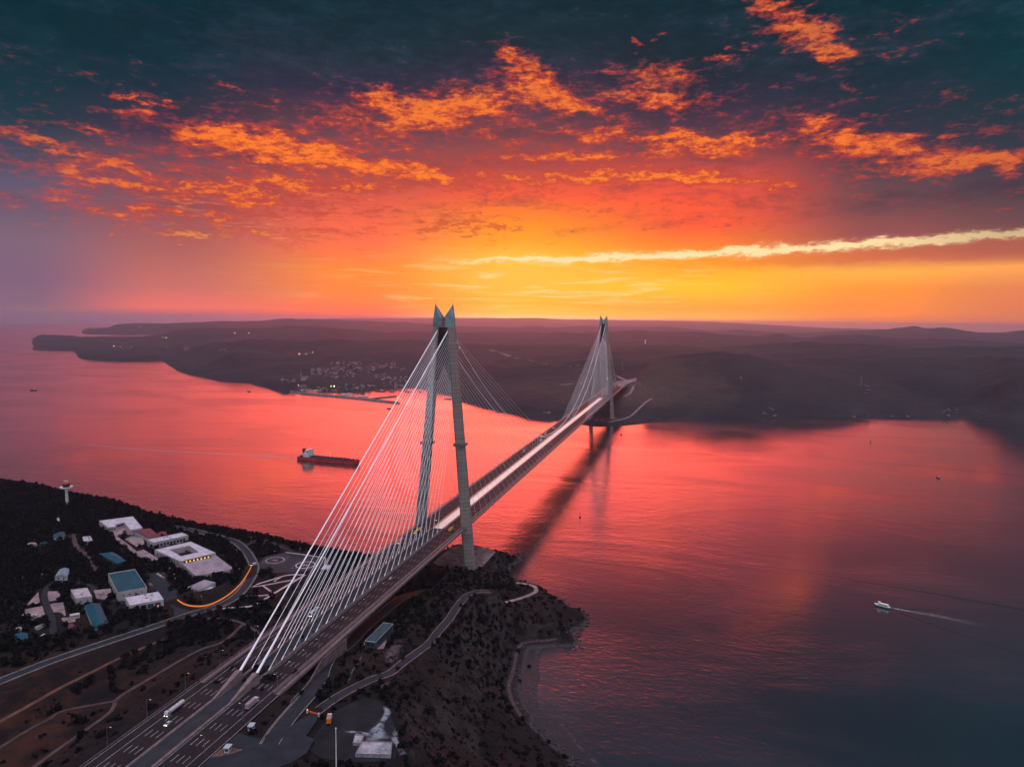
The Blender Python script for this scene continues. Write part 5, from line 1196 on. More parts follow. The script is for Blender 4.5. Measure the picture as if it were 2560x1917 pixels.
MS = [(-20.5, 339, 'dark', 'dark car with paired headlights a quarter of the way over the main span'), (-16.9, 462, 'truck', 'dark lorry with bright headlights on the left lanes at mid span'), (-13.2, 590, 'white', 'pale car on the left lanes short of the cable low point'), (-20.5, 668, 'ytruck', 'yellow-lit lorry on the left lanes at the cable low point'),
 (-16.9, 742, 'white', 'pale car close behind the yellow-lit lorry'), (11.4, 337, 'white', 'white car on the right lanes beside the first dark gap of the main span'), (11.6, 494, 'van', 'white van on the right lanes at mid span'), (15.1, 545, 'dark', 'dark car ahead of the white van at mid span'), (18.7, 424, 'grey', 'grey car by the right parapet at mid span')]
for k, (px_, row_, ty, lab) in enumerate([(1352, 1090, 'grey', 'grey car with headlights below the far stay fan'), (1379, 1070, 'truck', 'lorry with headlights where the far stays begin'), (1414, 1040, 'white', 'pale car under the far stay fan'), (1436, 1033, 'dark', 'dark car under the middle of the far stay fan'), (1489, 992, 'truck', 'pale lorry close before the far tower'), (1506, 984, 'white', 'pale car passing the far tower')]):
    g = G(px_, row_, ZD); MS.append((float(np.clip(g[0], -22, -9)), float(g[1]), ty, lab))
for x, y, ty, lab in MS:
    if 'truck' in ty: t = truck(lab, 'box', VYEL if ty[0] == 'y' else VGREY, VYEL if ty[0] == 'y' else VWHITE, 12.0)
    else: t = car(lab, {'dark': VDARK, 'white': VWHITE, 'grey': VGREY, 'van': VWHITE}[ty], van=ty == 'van', **(dict(L=5.4, H=2.1) if ty == 'van' else {}))
    put_at(t, x, y, ZR, DN if x < 0 else UPW)
# vehicles on the headland
def park(px, fn, z, face, t): g = G(*fn(*px), z); t.location = (g[0], g[1], z+.02); t.rotation_euler = (0, 0, face); return t
for k, (p_, m_, lab) in enumerate([((915,925), VWHITE, 'white car parked first in the row of cars by the teal-roofed hall'), ((950,950), VWHITE, 'white car parked second in the row by the teal-roofed hall'), ((988,972), VGREY, 'silver car parked at the near end of the row by the teal-roofed hall'), ((985,915), VDARK, 'dark car parked behind the white row at the yard edge'), ((800,1075), VGREY, 'grey car parked against the flank of the teal-roofed hall'), ((830,1100), VDARK, 'dark car parked against the flank of the teal-roofed hall')]):
    park(p_, zh, 60.68, 1.0, car(lab, m_, on=False, group='cars parked by the teal-roofed hall'))
park((462,905), z2, 57.2, 2.9, car('white van with bright lights at the start of the orange-lit bend', VWHITE, van=True, L=5.6, H=2.2, W=2.0))
park((480,1055), zl, 63.12, -1.25, truck('white tank lorry parked on the pink yard at the far left', 'tank', VWHITE, VWHITE, 11.5, on=False))
park((650,1225), zl, 63.3, .15, truck('white box lorry parked upright between the yards', 'box', VWHITE, VWHITE, 9.0, on=False))
park((600,1372), zl, 63.4, 1.3, car('small white van with dark windows at the lower hedge', VWHITE, on=False, van=True, L=5.2, H=2.1))
park((695,1352), zl, 63.4, .2, car('small white van beside the first one at the lower hedge', VWHITE, on=False, van=True, L=5.0, H=2.3))
park((1278,1195), z4, 69.9, .4, truck('small white and orange lorry standing at the gravel yard edge', 'box', VWHITE, VORA, 7.6, on=False))
# lamp posts
LP = mat('lamp_post_steel', (0.22, 0.20, 0.21), 0.5, 0.4, 0.1, 0.5); LAMPH = mat('lamp_head', (0.6, 0.5, 0.4), 0.5, 0, 0.1, 0.5, emit=(1.0, .62, .30), es=0.5)
def lamp_post(label, group, h=11.5, arm=2.4):
    t = thing('street_lamp', label, 'street lamp', (0, 0, 0), 0, group)
    q = MB(); q.tube((0, 0, -.5), (0, 0, h), .13, .08, 8); q.build('pole', LP, t, local=True)
    q = MB(); q.pipe([(0, 0, h-.1), (arm*.5, 0, h+.25), (arm, 0, h+.3)], .06, 6); q.build('arm', LP, t, local=True)
    q = MB(); q.loft([[(arm-.2, -.16, h+.2), (arm-.2, .16, h+.2), (arm-.2, .12, h+.42), (arm-.2, -.12, h+.42)], [(arm+.7, -.12, h+.22), (arm+.7, .12, h+.22), (arm+.7, .08, h+.36), (arm+.7, -.08, h+.36)]]); q.build('lamp_head', LAMPH, t, local=True)
    return t
gl = 'street lamps along the left edge of the approach road'
l0 = lamp_post('slim street lamp with one arm on the left shoulder of the approach road', gl)
for k, y in enumerate((-448, -419, -387, -355, -316, -280, -244)):
    x = -30.6 if y < -376 else -29.6
    (put_at(l0, x, y, HZ, 0) if k == 0 else dup(l0, (x, y, HZ if y < -376 else ZD), 0))
gr = 'street lamps on the kerb of the right carriageway'
l1 = lamp_post('thin street lamp on the right kerb of the carriageway', gr, 10.5, -2.2)
for k, y in enumerate((-440, -407, -372, -355, -338, -321, -283, -248, -212)):
    (put_at(l1, 25.15, y, ZD, 0) if k == 0 else dup(l1, (25.15, y, ZD), 0))
gm = 'street lamps along the main span parapets'
l2 = lamp_post('small pale street lamp on the outer parapet of the main span', gm, 9.0, 2.0)
for k in range(22):
    for s in (-1, 1):
        if k == 0 and s == -1: put_at(l2, -28.6, 30, ZD, 0); continue
        dup(l2, (s*28.6, 30+k*34, ZD), 0 if s < 0 else math.pi)
# garden and yard lamps on the headland
g_yard = 'short garden lamps round the headland roads'
l3 = lamp_post('short lamp post beside a headland road', g_yard, 5.0, 0.9)
for k, (p_, fn, z) in enumerate([((1075,905), zh, 60), ((1140,1000), zh, 59), ((1160,1075), zh, 59.5), ((1455,1240), zh, 60.5), ((1570,1340), zh, 60.5), ((2095,640), zh, 53), ((350,985), z2, 56), ((445,700), z2, 52), ((640,790), z2, 50.5), ((858,795), z2, 49), ((105,990), z2, 57), ((355,1030), z1, 63), ((195,1060), z1, 64), ((545,1105), z1, 62), ((810,965), z1, 60.5), ((1045,720), z1, 60)]):
    g = G(*fn(*p_), z); z_ = float(ht(g[0], g[1]))
    (put_at(l3, g[0], g[1], z_, .7) if k == 0 else dup(l3, (g[0], g[1], z_), .7*k))
# ------------------------------------------------------------------ ships, boats, buoys, wakes
SHR = mat('red_hull_paint', (0.52, 0.045, 0.038), 0.5, 0, 0.25, 0.1); SHD = mat('dark_deck_paint', (0.070, 0.055, 0.060), 0.6, 0, 0.4, 0.2); SHW = mat('ship_white_paint', (0.72, 0.66, 0.62), 0.5, 0, 0.15, 0.3)
def hull(q, L, B, zk, zd, fb, n=18, fore=1.0, mi=0, stern=.72):
    """lofted hull along +Y from -L/2 (stern) to L/2 (bow)"""
    rings = []
    for k in range(n+1):
        u = k/n; y = -L/2+L*u
        w = B/2*min(1, stern+(1-stern)*min(1, u/.10))*(1-max(0, (u-.82)/.18)**2.0*.97)
        sh = zd+(fb if u > .90 else 0)*fore
        rake = (max(0, (u-.82)/.18)**2)*L*.018
        rings.append([(-w*.86, y-rake, zk), (-w, y, zk+(sh-zk)*.5), (-w, y+rake*.6, sh), (w, y+rake*.6, sh), (w, y, zk+(sh-zk)*.5), (w*.86, y-rake, zk)])
    q.loft(rings, mi)
st, bw = G(749, 1147, 0), G(898, 1160, 0); v_ = bw-st; Ls = float(np.linalg.norm(v_)); ang = math.atan2(v_[1], v_[0])-math.pi/2; c_ = (st+bw)/2
t = thing('tanker_ship', 'red-hulled tanker ship with a white bridge house at its stern', 'ship', tuple(c_), ang)
q = MB(); hull(q, Ls, 25, -3, 6.2, 2.6); q.build('hull', SHR, t, local=True)
q = MB(); hull(q, Ls*.985, 24.6, 6.0, 7.1, 2.4); q.build('bulwark', SHD, t, local=True)
q = MB()
for x in (-6, -2, 2, 6): q.box((x, 2, 8.9), (1.3, Ls*.62, .9))
for y in np.linspace(-Ls*.26, Ls*.38, 10): q.box((0, y, 8.6), (20, 1.2, 1.4)); q.box((4*math.sin(y), y+3, 9.4), (4, 2.6, 2.2))
q.build('deck_piping', SHD, t, local=True)
q = MB(); y0 = -Ls/2+24
q.box((0, y0, 10.5), (22, 13, 6)); q.box((0, y0, 15.5), (19, 11, 3.98)); q.box((0, y0+.5, 19), (17, 9, 2.98)); q.box((0, y0+1.5, 21.6), (27, 5, 2.2)); sup = q.build('bridge_house', SHW, t, local=True)
for z in (11.5, 15.4, 18.8):
    for k in range(5): 
        q = MB(); q.box((-8+k*4, y0+ (6.55 if z < 14 else 5.55 if z < 17 else 5.05), z), (1.6, .12, 1.1)); q.build('window', GLASS, sup, local=True)
q = MB(); q.box((0, y0+4.06, 21.9), (25, .12, 1.0)); q.build('bridge_window', GLASS, sup, local=True)
q = MB(); q.box((0, y0-11.5, 11), (9, 8, 8)); q.build('engine_casing', SHW, t, local=True)
q = MB(); q.loft([[(-3, y0-14.5, 15), (3, y0-14.5, 15), (3, y0-8.5, 15), (-3, y0-8.5, 15)], [(-2.4, y0-15, 24), (2.4, y0-15, 24), (2.4, y0-10, 24), (-2.4, y0-10, 24)]]); fn_ = q.build('funnel', VDARK, t, local=True)
q = MB(); q.box((0, -Ls/2+9, 8.6), (13, 7, 2.2)); q.build('mooring_deck', SHD, t, local=True)
q = MB(); q.tube((7, y0-8, 8), (7, y0-8, 15), 1.7, 1.7, 10); q.build('lifeboat', VORA, t, local=True)
for y, h, nm in ((Ls*.02, 19, 'crane_post'), (Ls*.42, 22, 'foremast'), (y0+1, 31, 'radar_mast')):
    q = MB(); q.tube((0, y, 7.5), (0, y, h), .5, .28, 8); q.box((0, y, h-2), (4.5 if nm != 'crane_post' else .6, .5, .5)); m_ = q.build(nm, SHW, t, local=True)
    if nm == 'crane_post': q = MB(); q.tube((0, y, h-1), (0, y-15, h+1.5), .4, .3, 6); q.build('jib', SHW, m_, local=True)
# small ferry with its wake
fa, fb_ = G(2189, 1513, 0), G(2221, 1521, 0); v_ = fa-fb_; Lf = 15.5; angf = math.atan2(v_[1], v_[0])-math.pi/2; cf = (fa+fb_)/2
t = thing('motor_boat', 'small white-topped passenger boat trailing a foaming wake', 'boat', tuple(cf), angf)
TEALH = mat('teal_hull_paint', (0.015, 0.12, 0.12), 0.4, 0, .15, .4)
q = MB(); hull(q, Lf, 4.6, -.5, 1.5, .5, 14, 1, 0, .8); q.build('hull', TEALH, t, local=True)
q = MB(); hull(q, Lf*.99, 4.5, 1.48, 2.1, .5, 14, 1, 0, .8); q.build('gunwale', SHW, t, local=True)
q = MB(); q.loft([[(-1.8, -6, 2), (1.8, -6, 2), (1.8, 3.6, 2), (-1.8, 3.6, 2)], [(-1.7, -5.6, 3.9), (1.7, -5.6, 3.9), (1.6, 2.6, 3.9), (-1.6, 2.6, 3.9)]]); cb_ = q.build('cabin', SHW, t, local=True)
for s in (-1, 1):
    for k in range(4): q = MB(); q.box((s*1.78, -4.4+k*2.0, 3.0), (.08, 1.4, .8)); q.build('window', GLASS, cb_, local=True)
q = MB(); q.box((0, -1.5, 4.05), (4.1, 9.6, .18)); q.build('canopy', SHW, t, local=True)
q = MB(); q.box((0, 3.0, 4.7), (2.4, 2.2, 1.3)); wh_ = q.build('wheelhouse', SHW, t, local=True)
q = MB(); q.box((0, 4.13, 4.9), (2.0, .06, .7)); q.build('window', GLASS, wh_, local=True)
q = MB(); q.tube((0, 2.4, 5.3), (0, 2.4, 7.6), .07, .04, 6); q.build('mast', RAILM, t, local=True)
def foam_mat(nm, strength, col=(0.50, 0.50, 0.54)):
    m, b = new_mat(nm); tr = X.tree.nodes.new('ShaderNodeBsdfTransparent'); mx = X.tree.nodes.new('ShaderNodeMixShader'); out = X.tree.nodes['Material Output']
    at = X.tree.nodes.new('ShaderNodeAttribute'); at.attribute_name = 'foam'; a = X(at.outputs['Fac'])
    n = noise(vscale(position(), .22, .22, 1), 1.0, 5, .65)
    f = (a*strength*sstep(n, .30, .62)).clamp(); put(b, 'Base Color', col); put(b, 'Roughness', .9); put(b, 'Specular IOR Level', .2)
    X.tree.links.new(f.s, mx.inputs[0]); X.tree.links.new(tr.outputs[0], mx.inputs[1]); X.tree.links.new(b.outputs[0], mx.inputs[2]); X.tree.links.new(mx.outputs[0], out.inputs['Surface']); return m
def wake(name, pts, w0, w1, m, label, a0=1.0, edge=0.0):
    c = spline(pts, 3.0); n = len(c); u = np.linspace(0, 1, n); W = w0+(w1-w0)*u; vs = []; fo = []; K = 7
    t_ = np.gradient(c[:, :2], axis=0); t_ /= np.linalg.norm(t_, axis=1)[:, None]
    for i in range(n):
        for k in range(K):
            s = k/(K-1)*2-1; vs.append((c[i, 0]+t_[i, 1]*s*W[i], c[i, 1]-t_[i, 0]*s*W[i], 0.03))
            fo.append(a0*(1-u[i])**1.3*((1-abs(s)**2.2)*(1-edge)+edge*abs(s))*(0 if abs(s) == 1 else 1))
    F = np.array([(i*K+k, i*K+k+1, (i+1)*K+k+1, (i+1)*K+k) for i in range(n-1) for k in range(K-1)])[:, ::-1]
    o = np_mesh(name, np.array(vs), F, m); at = o.data.attributes.new('foam', 'FLOAT', 'POINT'); at.data.foreach_set('value', np.array(fo, np.float32)); tag(o, label, kind='stuff'); return o
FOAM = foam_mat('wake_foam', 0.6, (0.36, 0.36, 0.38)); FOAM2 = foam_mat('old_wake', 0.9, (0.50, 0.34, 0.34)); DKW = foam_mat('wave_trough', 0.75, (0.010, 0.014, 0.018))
def zf(x, y): return (2100+x/4.81, 1450+y/4.81)
wake('wake', [G(*zf(*p_), 0) for p_ in [(572,322),(720,350),(900,385),(1150,425),(1500,500),(1800,560)]], 2.0, 9.0, FOAM, 'white foam wake behind the small passenger boat')
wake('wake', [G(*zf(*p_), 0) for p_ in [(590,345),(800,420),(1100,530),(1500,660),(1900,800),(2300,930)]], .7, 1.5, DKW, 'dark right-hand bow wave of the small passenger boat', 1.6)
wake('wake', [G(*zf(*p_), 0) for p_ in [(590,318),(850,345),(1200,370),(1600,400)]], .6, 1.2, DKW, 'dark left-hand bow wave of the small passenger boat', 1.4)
def zw(x, y): return (1280+x/1.728, 1000+y/1.728)
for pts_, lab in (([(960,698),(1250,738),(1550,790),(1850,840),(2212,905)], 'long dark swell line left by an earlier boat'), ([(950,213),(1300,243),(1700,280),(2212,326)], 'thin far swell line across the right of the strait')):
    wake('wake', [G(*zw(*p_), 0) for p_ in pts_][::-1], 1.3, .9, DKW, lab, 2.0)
wake('wake', [G(745, 1146, 0), G(640, 1140, 0), G(500, 1132, 0), G(330, 1122, 0), G(100, 1100, 0)], 5, 14, FOAM2, 'pale churned trail behind the red tanker')
BUOY = mat('buoy_paint', (0.05, 0.05, 0.055), 0.6)
def buoy(px, label, s=1.0):
    g = G(*px, 0); t = thing('buoy', label, 'buoy', (g[0], g[1], 0))
    q = MB(); q.lathe([(.3, -.5), (1.5*s, 0), (1.5*s, .7*s), (.5*s, 1.0*s)], (0, 0, 0), 12); q.build('float', BUOY, t, local=True)
    q = MB(); q.tube((0, 0, .9*s), (0, 0, 5.5*s), .35*s, .2*s, 6); q.lathe([(.05, 0), (.8*s, .1), (.05, 1.3*s)], (0, 0, 5.4*s), 8); q.build('topmark', BUOY, t, local=True)
buoy((1450, 1293), 'dark channel buoy between the near tower and the right shore', 1.2); buoy((2176, 1105), 'small dark buoy far out on the right water', 1.3)
def boat(px, L, label, m=SHD, ang=0.3, group=None, z=0):
    g = G(*px, 0); t = thing('fishing_boat', label, 'boat', (g[0], g[1], 0), ang, group)
    q = MB(); hull(q, L, L*.28, -.5, 1.6+L*.02, .8, 10, 1, 0, .8); q.build('hull', m, t, local=True)
    q = MB(); q.box((0, -L*.15, 3.2+L*.03), (L*.17, L*.25, 3.0)); q.build('wheelhouse', SHW, t, local=True)
    q = MB(); q.tube((0, L*.1, 1.5), (0, L*.1, 6+L*.1), .22, .12, 6); q.build('mast', SHD, t, local=True)
    return t
def z7(x, y): return (680+x/5.82, 850+y/5.82)
for px, L, a, lab in [(z7(1575,745),46,1.9,'long dark coaster moored off the harbour village'), (z7(1740,752),22,1.8,'dark workboat anchored right of the moored coaster'), (z7(1975,755),24,1.7,'dark boat anchored behind the first cables'), (z7(2160,758),14,1.6,'tiny dark boat anchored between the cables'), (z7(1700,998),15,1.9,'tiny boat outside the breakwater tip'),
  (zB(1660,890),30,1.8,'dark barge seen between the cables and the near tower leg'), (zA(290,814),24,2.2,'lone dark boat at the far left of the strait'), (zA(2150,825),16,1.5,'tiny dark boat left of the harbour'), ((1553,1086),9,.4,'tiny dark boat beyond the far tower right of the bridge reflection'), ((2345,1195),7,1.0,'tiny dark boat far right on the water')]:
    boat(px, L, lab, SHD, a)
gb_ = 'fishing boats moored in the harbour'
b0 = boat(z7(1100,790), 24, 'moored fishing boat inside the harbour breakwater', SHW, 1.7, gb_)
rb = np.random.default_rng(5)
for p_ in [(1060,800),(1140,786),(1180,796),(1205,800),(1290,822),(1340,818),(1370,824),(1030,796),(430,728),(480,722),(520,735),(560,730),(600,742),(640,738),(690,744),(720,742),(1280,742),(1320,738),(1240,735),(960,722)]:
    g = G(*z7(*p_), 0); dup(b0, (g[0], g[1], 0), rb.uniform(1, 2.4), sc=rb.uniform(.55, 1.05))
# harbour breakwaters
STONE = mat('breakwater_rock', (0.15, 0.12, 0.115), .9, 0, .45, .05)
def mole(pts, w_, h_, label):
    c = spline([G(*p_, 0) for p_ in pts], 18); o = thing('breakwater', label, 'breakwater', tuple(c[0])); n = len(c); rr = np.random.default_rng(n)
    q = MB(); rows = []
    for off, z in ((-w_/2-5, -1.5), (-w_/2, h_*.8), (-w_*.2, h_), (w_*.35, h_), (w_/2, h_*.75), (w_/2+5, -1.5)):
        e = offset(c, off); e[:, 2] = z+rr.uniform(-.5, .5, n)*(z > 0); e[:, 0] += rr.uniform(-1, 1, n); rows.append(e)
    for a, b in zip(rows[:-1], rows[1:]): q.strip(b, a)
    for e_, k in ((0, 0), (-1, 1)): q.add([tuple(r[e_]) for r in rows], [tuple(range(6)), tuple(range(5, -1, -1))])
    q.build('rock_mound', STONE, o); return o
mole([z7(215,745), z7(520,785), z7(850,815), z7(1200,845), z7(1500,880), z7(1830,915)], 15, 5, 'long curved harbour breakwater in front of the village')
mole([z7(1430,862), z7(1600,838), z7(1800,820)], 11, 4, 'short inner breakwater branching toward the harbour mouth')

# sandy shallows in the cove and the pale track above its beach
SANDM = foam_mat('sand_shallows', 0.85, (0.050, 0.043, 0.043))
inn = spline([G(*z5(*p_), 0) for p_ in [(1240,752),(1150,748),(1060,748),(1012,768),(988,800),(968,880),(948,980),(924,1060),(932,1120),(964,1200),(1012,1280),(1062,1312),(1122,1370),(1182,1440),(1252,1500),(1332,1565),(1402,1640),(1445,1720)]], 3.0)
out_ = spline([G(*z5(*p_), 0) for p_ in [(1265,775),(1190,790),(1160,795),(1145,820),(1130,870),(1125,940),(1132,1000),(1108,1110),(1120,1180),(1150,1262),(1240,1288),(1310,1315),(1370,1380),(1425,1450),(1480,1520),(1530,1570),(1590,1650),(1640,1740)]], 3.0)
nn = 90; rs = lambda c: np.stack([np.interp(np.linspace(0, len(c)-1, nn), np.arange(len(c)), c[:, k]) for k in range(3)], 1)
inn, out_ = rs(inn), rs(out_); K = 15; vs, fo = [], []
for i in range(nn):
    for k in range(K):
        s = k/(K-1); p_ = inn[i]+(out_[i]-inn[i])*s*1.06; vs.append((p_[0], p_[1], 0.025)); fo.append((.62 if s < .75 else .95 if s < .93 else 0)*(.4+.6*(s < .85) + .5*(s >= .7))*(min(1, i/6, (nn-1-i)/6)))
F_ = np.array([(i*K+k, i*K+k+1, (i+1)*K+k+1, (i+1)*K+k) for i in range(nn-1) for k in range(K-1)])
o = np_mesh('shallows', np.array(vs), F_, SANDM); at = o.data.attributes.new('foam', 'FLOAT', 'POINT'); at.data.foreach_set('value', np.array(fo, np.float32)); tag(o, 'paler sandy shallows along the cove', kind='structure')

# pale rubble washed over the gravel yard: ragged sheets with broken edges
RUBB = foam_mat('washed_rubble', 1.5, (0.19, 0.225, 0.24))
def spill(spine, ws, label):
    c = spline([G(*z4(*p_), 69.62) for p_ in spine], 1.2); n = len(c); W = np.interp(np.linspace(0, 1, n), np.linspace(0, 1, len(ws)), ws); vs, fo = [], []; K = 9
    t_ = np.gradient(c[:, :2], axis=0); t_ /= np.linalg.norm(t_, axis=1)[:, None]; rr = np.random.default_rng(n)
    for i in range(n):
        for k in range(K):
            s = k/(K-1)*2-1; vs.append((c[i, 0]+t_[i, 1]*s*W[i], c[i, 1]-t_[i, 0]*s*W[i], 69.60+.35*(1-s*s)*rr.uniform(.4, 1))); fo.append((1-abs(s)**1.6)*min(1, i/4, (n-1-i)/4))
    F = np.array([(i*K+k, i*K+k+1, (i+1)*K+k+1, (i+1)*K+k) for i in range(n-1) for k in range(K-1)])[:, ::-1]
    o = np_mesh('rubble_spill', np.array(vs), F, RUBB); at = o.data.attributes.new('foam', 'FLOAT', 'POINT'); at.data.foreach_set('value', np.array(fo, np.float32)); tag(o, label, kind='stuff')
spill([(1815,1040),(1850,1110),(1790,1210),(1745,1300),(1770,1395)], [1.2, 2.6, 2.0, 5.5, 9.0], 'pale rubble fan spilling across the gravel yard')
spill([(1420,1296),(1530,1302),(1650,1325),(1760,1370)], [.8, 1.6, 2.2, 3.0], 'thin pale rubble streak beside the slabs')
spill([(1940,1270),(1920,1360),(1960,1440),(2010,1530)], [1.5, 2.2, 1.6, 2.6], 'pale rubble heap along the yard rim')

SCREE = foam_mat('scree_stone', 0.95, (0.105, 0.085, 0.085))
for sp_, ws_, lb_ in (([(1990,390),(1925,470),(1880,560),(1850,640)], [1.2, 5.0, 6.0, 2.0], 'pale scree slope above the winding road'), ([(1610,530),(1560,620),(1500,720),(1440,840)], [.8, 1.0, 1.0, 1.2], 'pale worn gully track between the service road and the winding road'), ([(1870,800),(1800,860),(1740,890)], [.8, 2.5, 2.0], 'pale concrete rubble below the winding road')):
    c = spline([gnd(*z4(*p_)) for p_ in sp_], 1.2); n = len(c); W = np.interp(np.linspace(0, 1, n), np.linspace(0, 1, len(ws_)), ws_); vs, fo = [], []; K = 9
    t_ = np.gradient(c[:, :2], axis=0); t_ /= np.linalg.norm(t_, axis=1)[:, None]
    for i in range(n):
        for k in range(K):
            s = k/(K-1)*2-1; x_, y_ = c[i, 0]+t_[i, 1]*s*W[i], c[i, 1]-t_[i, 0]*s*W[i]; vs.append((x_, y_, float(ht(x_, y_))+.22)); fo.append((1-abs(s)**1.6)*min(1, i/4, (n-1-i)/4))
    F = np.array([(i*K+k, i*K+k+1, (i+1)*K+k+1, (i+1)*K+k) for i in range(n-1) for k in range(K-1)])[:, ::-1]
    o = np_mesh('scree', np.array(vs), F, SCREE); at = o.data.attributes.new('foam', 'FLOAT', 'POINT'); at.data.foreach_set('value', np.array(fo, np.float32)); tag(o, lb_, kind='stuff')
    carve_line(c, float(max(ws_))*.7, 1.0)
# ------------------------------------------------------------------ far village and its lights
HW1 = mat('far_plaster', (0.24, 0.17, 0.165), 0.85, 0, .2, .05); HW2 = mat('far_pale_plaster', (0.36, 0.28, 0.265), .85, 0, .2, .05); HR1 = mat('far_tile_roof', (0.11, 0.045, 0.04), .85, 0, .25, .05); HR2 = mat('far_grey_roof', (0.13, 0.10, 0.105), .8, 0, .2, .05)
def house_mesh(k, w_, l_, h_, rise, mw, mr):
    q = MB(); q.box((0, 0, h_/2-2), (w_, l_, h_+4), 0, 0)
    e = .5; q.add([(-w_/2-e, -l_/2-e, h_), (w_/2+e, -l_/2-e, h_), (w_/2+e, l_/2+e, h_), (-w_/2-e, l_/2+e, h_), (0, -l_/2-e, h_+rise), (0, l_/2+e, h_+rise)], [(1, 2, 5, 4), (3, 0, 4, 5), (0, 1, 4), (2, 3, 5), (3, 2, 1, 0)], 1)
    for s in (-1, 1):
        for y in (-l_*.28, 0, l_*.28):
            for z in ([h_*.45] if h_ < 6 else [h_*.25, h_*.68]): q.box((s*w_/2, y, z), (.25, 1.5, 1.5), 0, 2)
    return q.build('village_house', [mw, mr, GLASS])
rv = np.random.default_rng(21)
lab = 'small pitched-roof house of the harbour village on the far shore'; grp = 'houses of the far harbour village'
protos = [house_mesh(0, 11, 14, 7, 3, HW1, HR1), house_mesh(1, 12, 18, 9, 3, HW2, HR2), house_mesh(2, 10, 11, 6, 3, HW2, HR1), house_mesh(3, 16, 26, 11, 2.5, HW1, HR2)]
spots = []
for (x0, x1, y0, y1, n) in [(860,1300,322,440,50),(560,900,420,470,20),(690,960,450,560,24),(900,1330,400,470,26),(980,1200,470,540,12),(1370,1480,360,440,9),(1480,1810,345,405,24),(1380,1500,430,490,8),(1500,1660,480,560,14),(1600,1960,540,640,36),(150,330,570,625,9),(380,500,540,580,5),(880,950,520,570,5),(350,560,680,735,18),(600,940,690,745,18),(960,1350,655,735,20),(1350,1900,650,685,14),(1820,1960,400,440,5),(570,640,470,520,4)]:
    for _ in range(n): spots.append(z7(rv.uniform(x0, x1), rv.uniform(y0, y1)))
for (x0, x1, y0, y1, n) in [(975,1140,436,470,16),(1360,1480,430,450,4),(1560,1640,440,500,6),(1390,1440,362,372,3),(1840,2040,465,480,6)]:
    for _ in range(n): spots.append(zA(rv.uniform(x0, x1), rv.uniform(y0, y1)))
used = [False]*4; placed = []
for px in spots:
    g = fpoint(*px); k = int(rv.choice(4, p=[.36, .26, .28, .10]))
    if any(abs(g[0]-a) < 13 and abs(g[1]-b) < 13 for a, b in placed): continue
    placed.append((g[0], g[1])); o = protos[k] if not used[k] else protos[k].copy()
    if used[k]: COL.objects.link(o)
    used[k] = True; s = rv.uniform(.55, .95); o.location = (g[0], g[1], g[2]-.5); o.scale = (s, s, s); o.rotation_euler = (0, 0, rv.uniform(0, 3.14))
    tag(o, lab if px[0] > 660 or True else lab, 'house', grp)
    if len(placed) >= 296: break
# mosque-like slim white tower, floodlights, masts
g = fpoint(753, 942); t = thing('minaret', 'slim white minaret standing left of the harbour village', 'minaret', tuple(g))
q = MB(); q.lathe([(1.8, -3), (1.6, 18), (2.3, 18.5), (2.3, 20), (1.3, 20.5), (1.2, 27), (.1, 33)], (0, 0, 0), 12); q.build('shaft', HW2, t, local=True)
g = fpoint(759, 950); t = thing('mosque', 'pale domed mosque beside the slim minaret', 'mosque', tuple(g))
q = MB(); q.box((0, 0, 3), (18, 18, 12)); q.build('wall', HW2, t, local=True)
q = MB(); q.lathe([(7.5, 9), (7.2, 11.5), (5.5, 14), (3, 15.6), (.1, 16.4)], (0, 0, 0), 16); q.build('dome', HR2, t, local=True)
FLOOD = mat('floodlight', (1, .8, .5), .4, emit=(1.0, .74, .36), es=9.0)
def flood(px, label, h=9, r=1.5, far=True, g=None):
    g = fpoint(*px) if g is None else g; r = r*.5; t = thing('floodlight', label, 'floodlight', tuple(g))
    q = MB(); q.tube((0, 0, -2), (0, 0, h), .3, .2, 6); q.build('mast', LP, t, local=True)
    q = MB(); q.lathe([(.2, 0), (r, r*.6), (r, r*1.2), (.2, r*1.8)], (0, 0, h), 10); q.build('lamp', FLOOD, t, local=True)
for p_, lab_, r_ in [(zB(374,518),'bright floodlight farthest left of three on the wooded slope above the village',4.2), (zB(432,517),'weaker middle floodlight of three on the wooded slope above the village',3.0), (zB(490,502),'upper floodlight of three on the wooded slope above the village',3.2), (z7(905,712),'brightest floodlight on the harbour quay with its reflection in the basin',4.0), (z7(860,710),'dimmer floodlight left of the brightest quay floodlight',2.4), (z7(385,692),'floodlight at the left end of the harbour quay',2.0), (zA(808,284),'floodlight on the tip of the farthest headland',7.0), (zA(1210,272),'floodlight inland on the farthest headland',5.5), (zA(1435,370),'floodlight on the dark headland ridge',4.5), (zA(1405,366),'second floodlight left of the one on the dark headland ridge',3.2), (zA(985,445),'bright lamp by the white block on the middle headland',3.2), (zA(2028,330),'left lamp of two on the high ridge',5.0), (zA(2150,330),'right lamp of two on the high ridge',4.6), (zB(1758,460),'lone lamp on the ridge beside the near tower top',3.4), (zT(1160,942),'lamp behind the far tower leg',2.2), (zT(1625,460),'lamp on the distant ridge right of the far tower',5.0), (zT(1622,492),'lower lamp on the distant ridge right of the far tower',4.0)]:
    flood(p_, lab_, 10, r_)
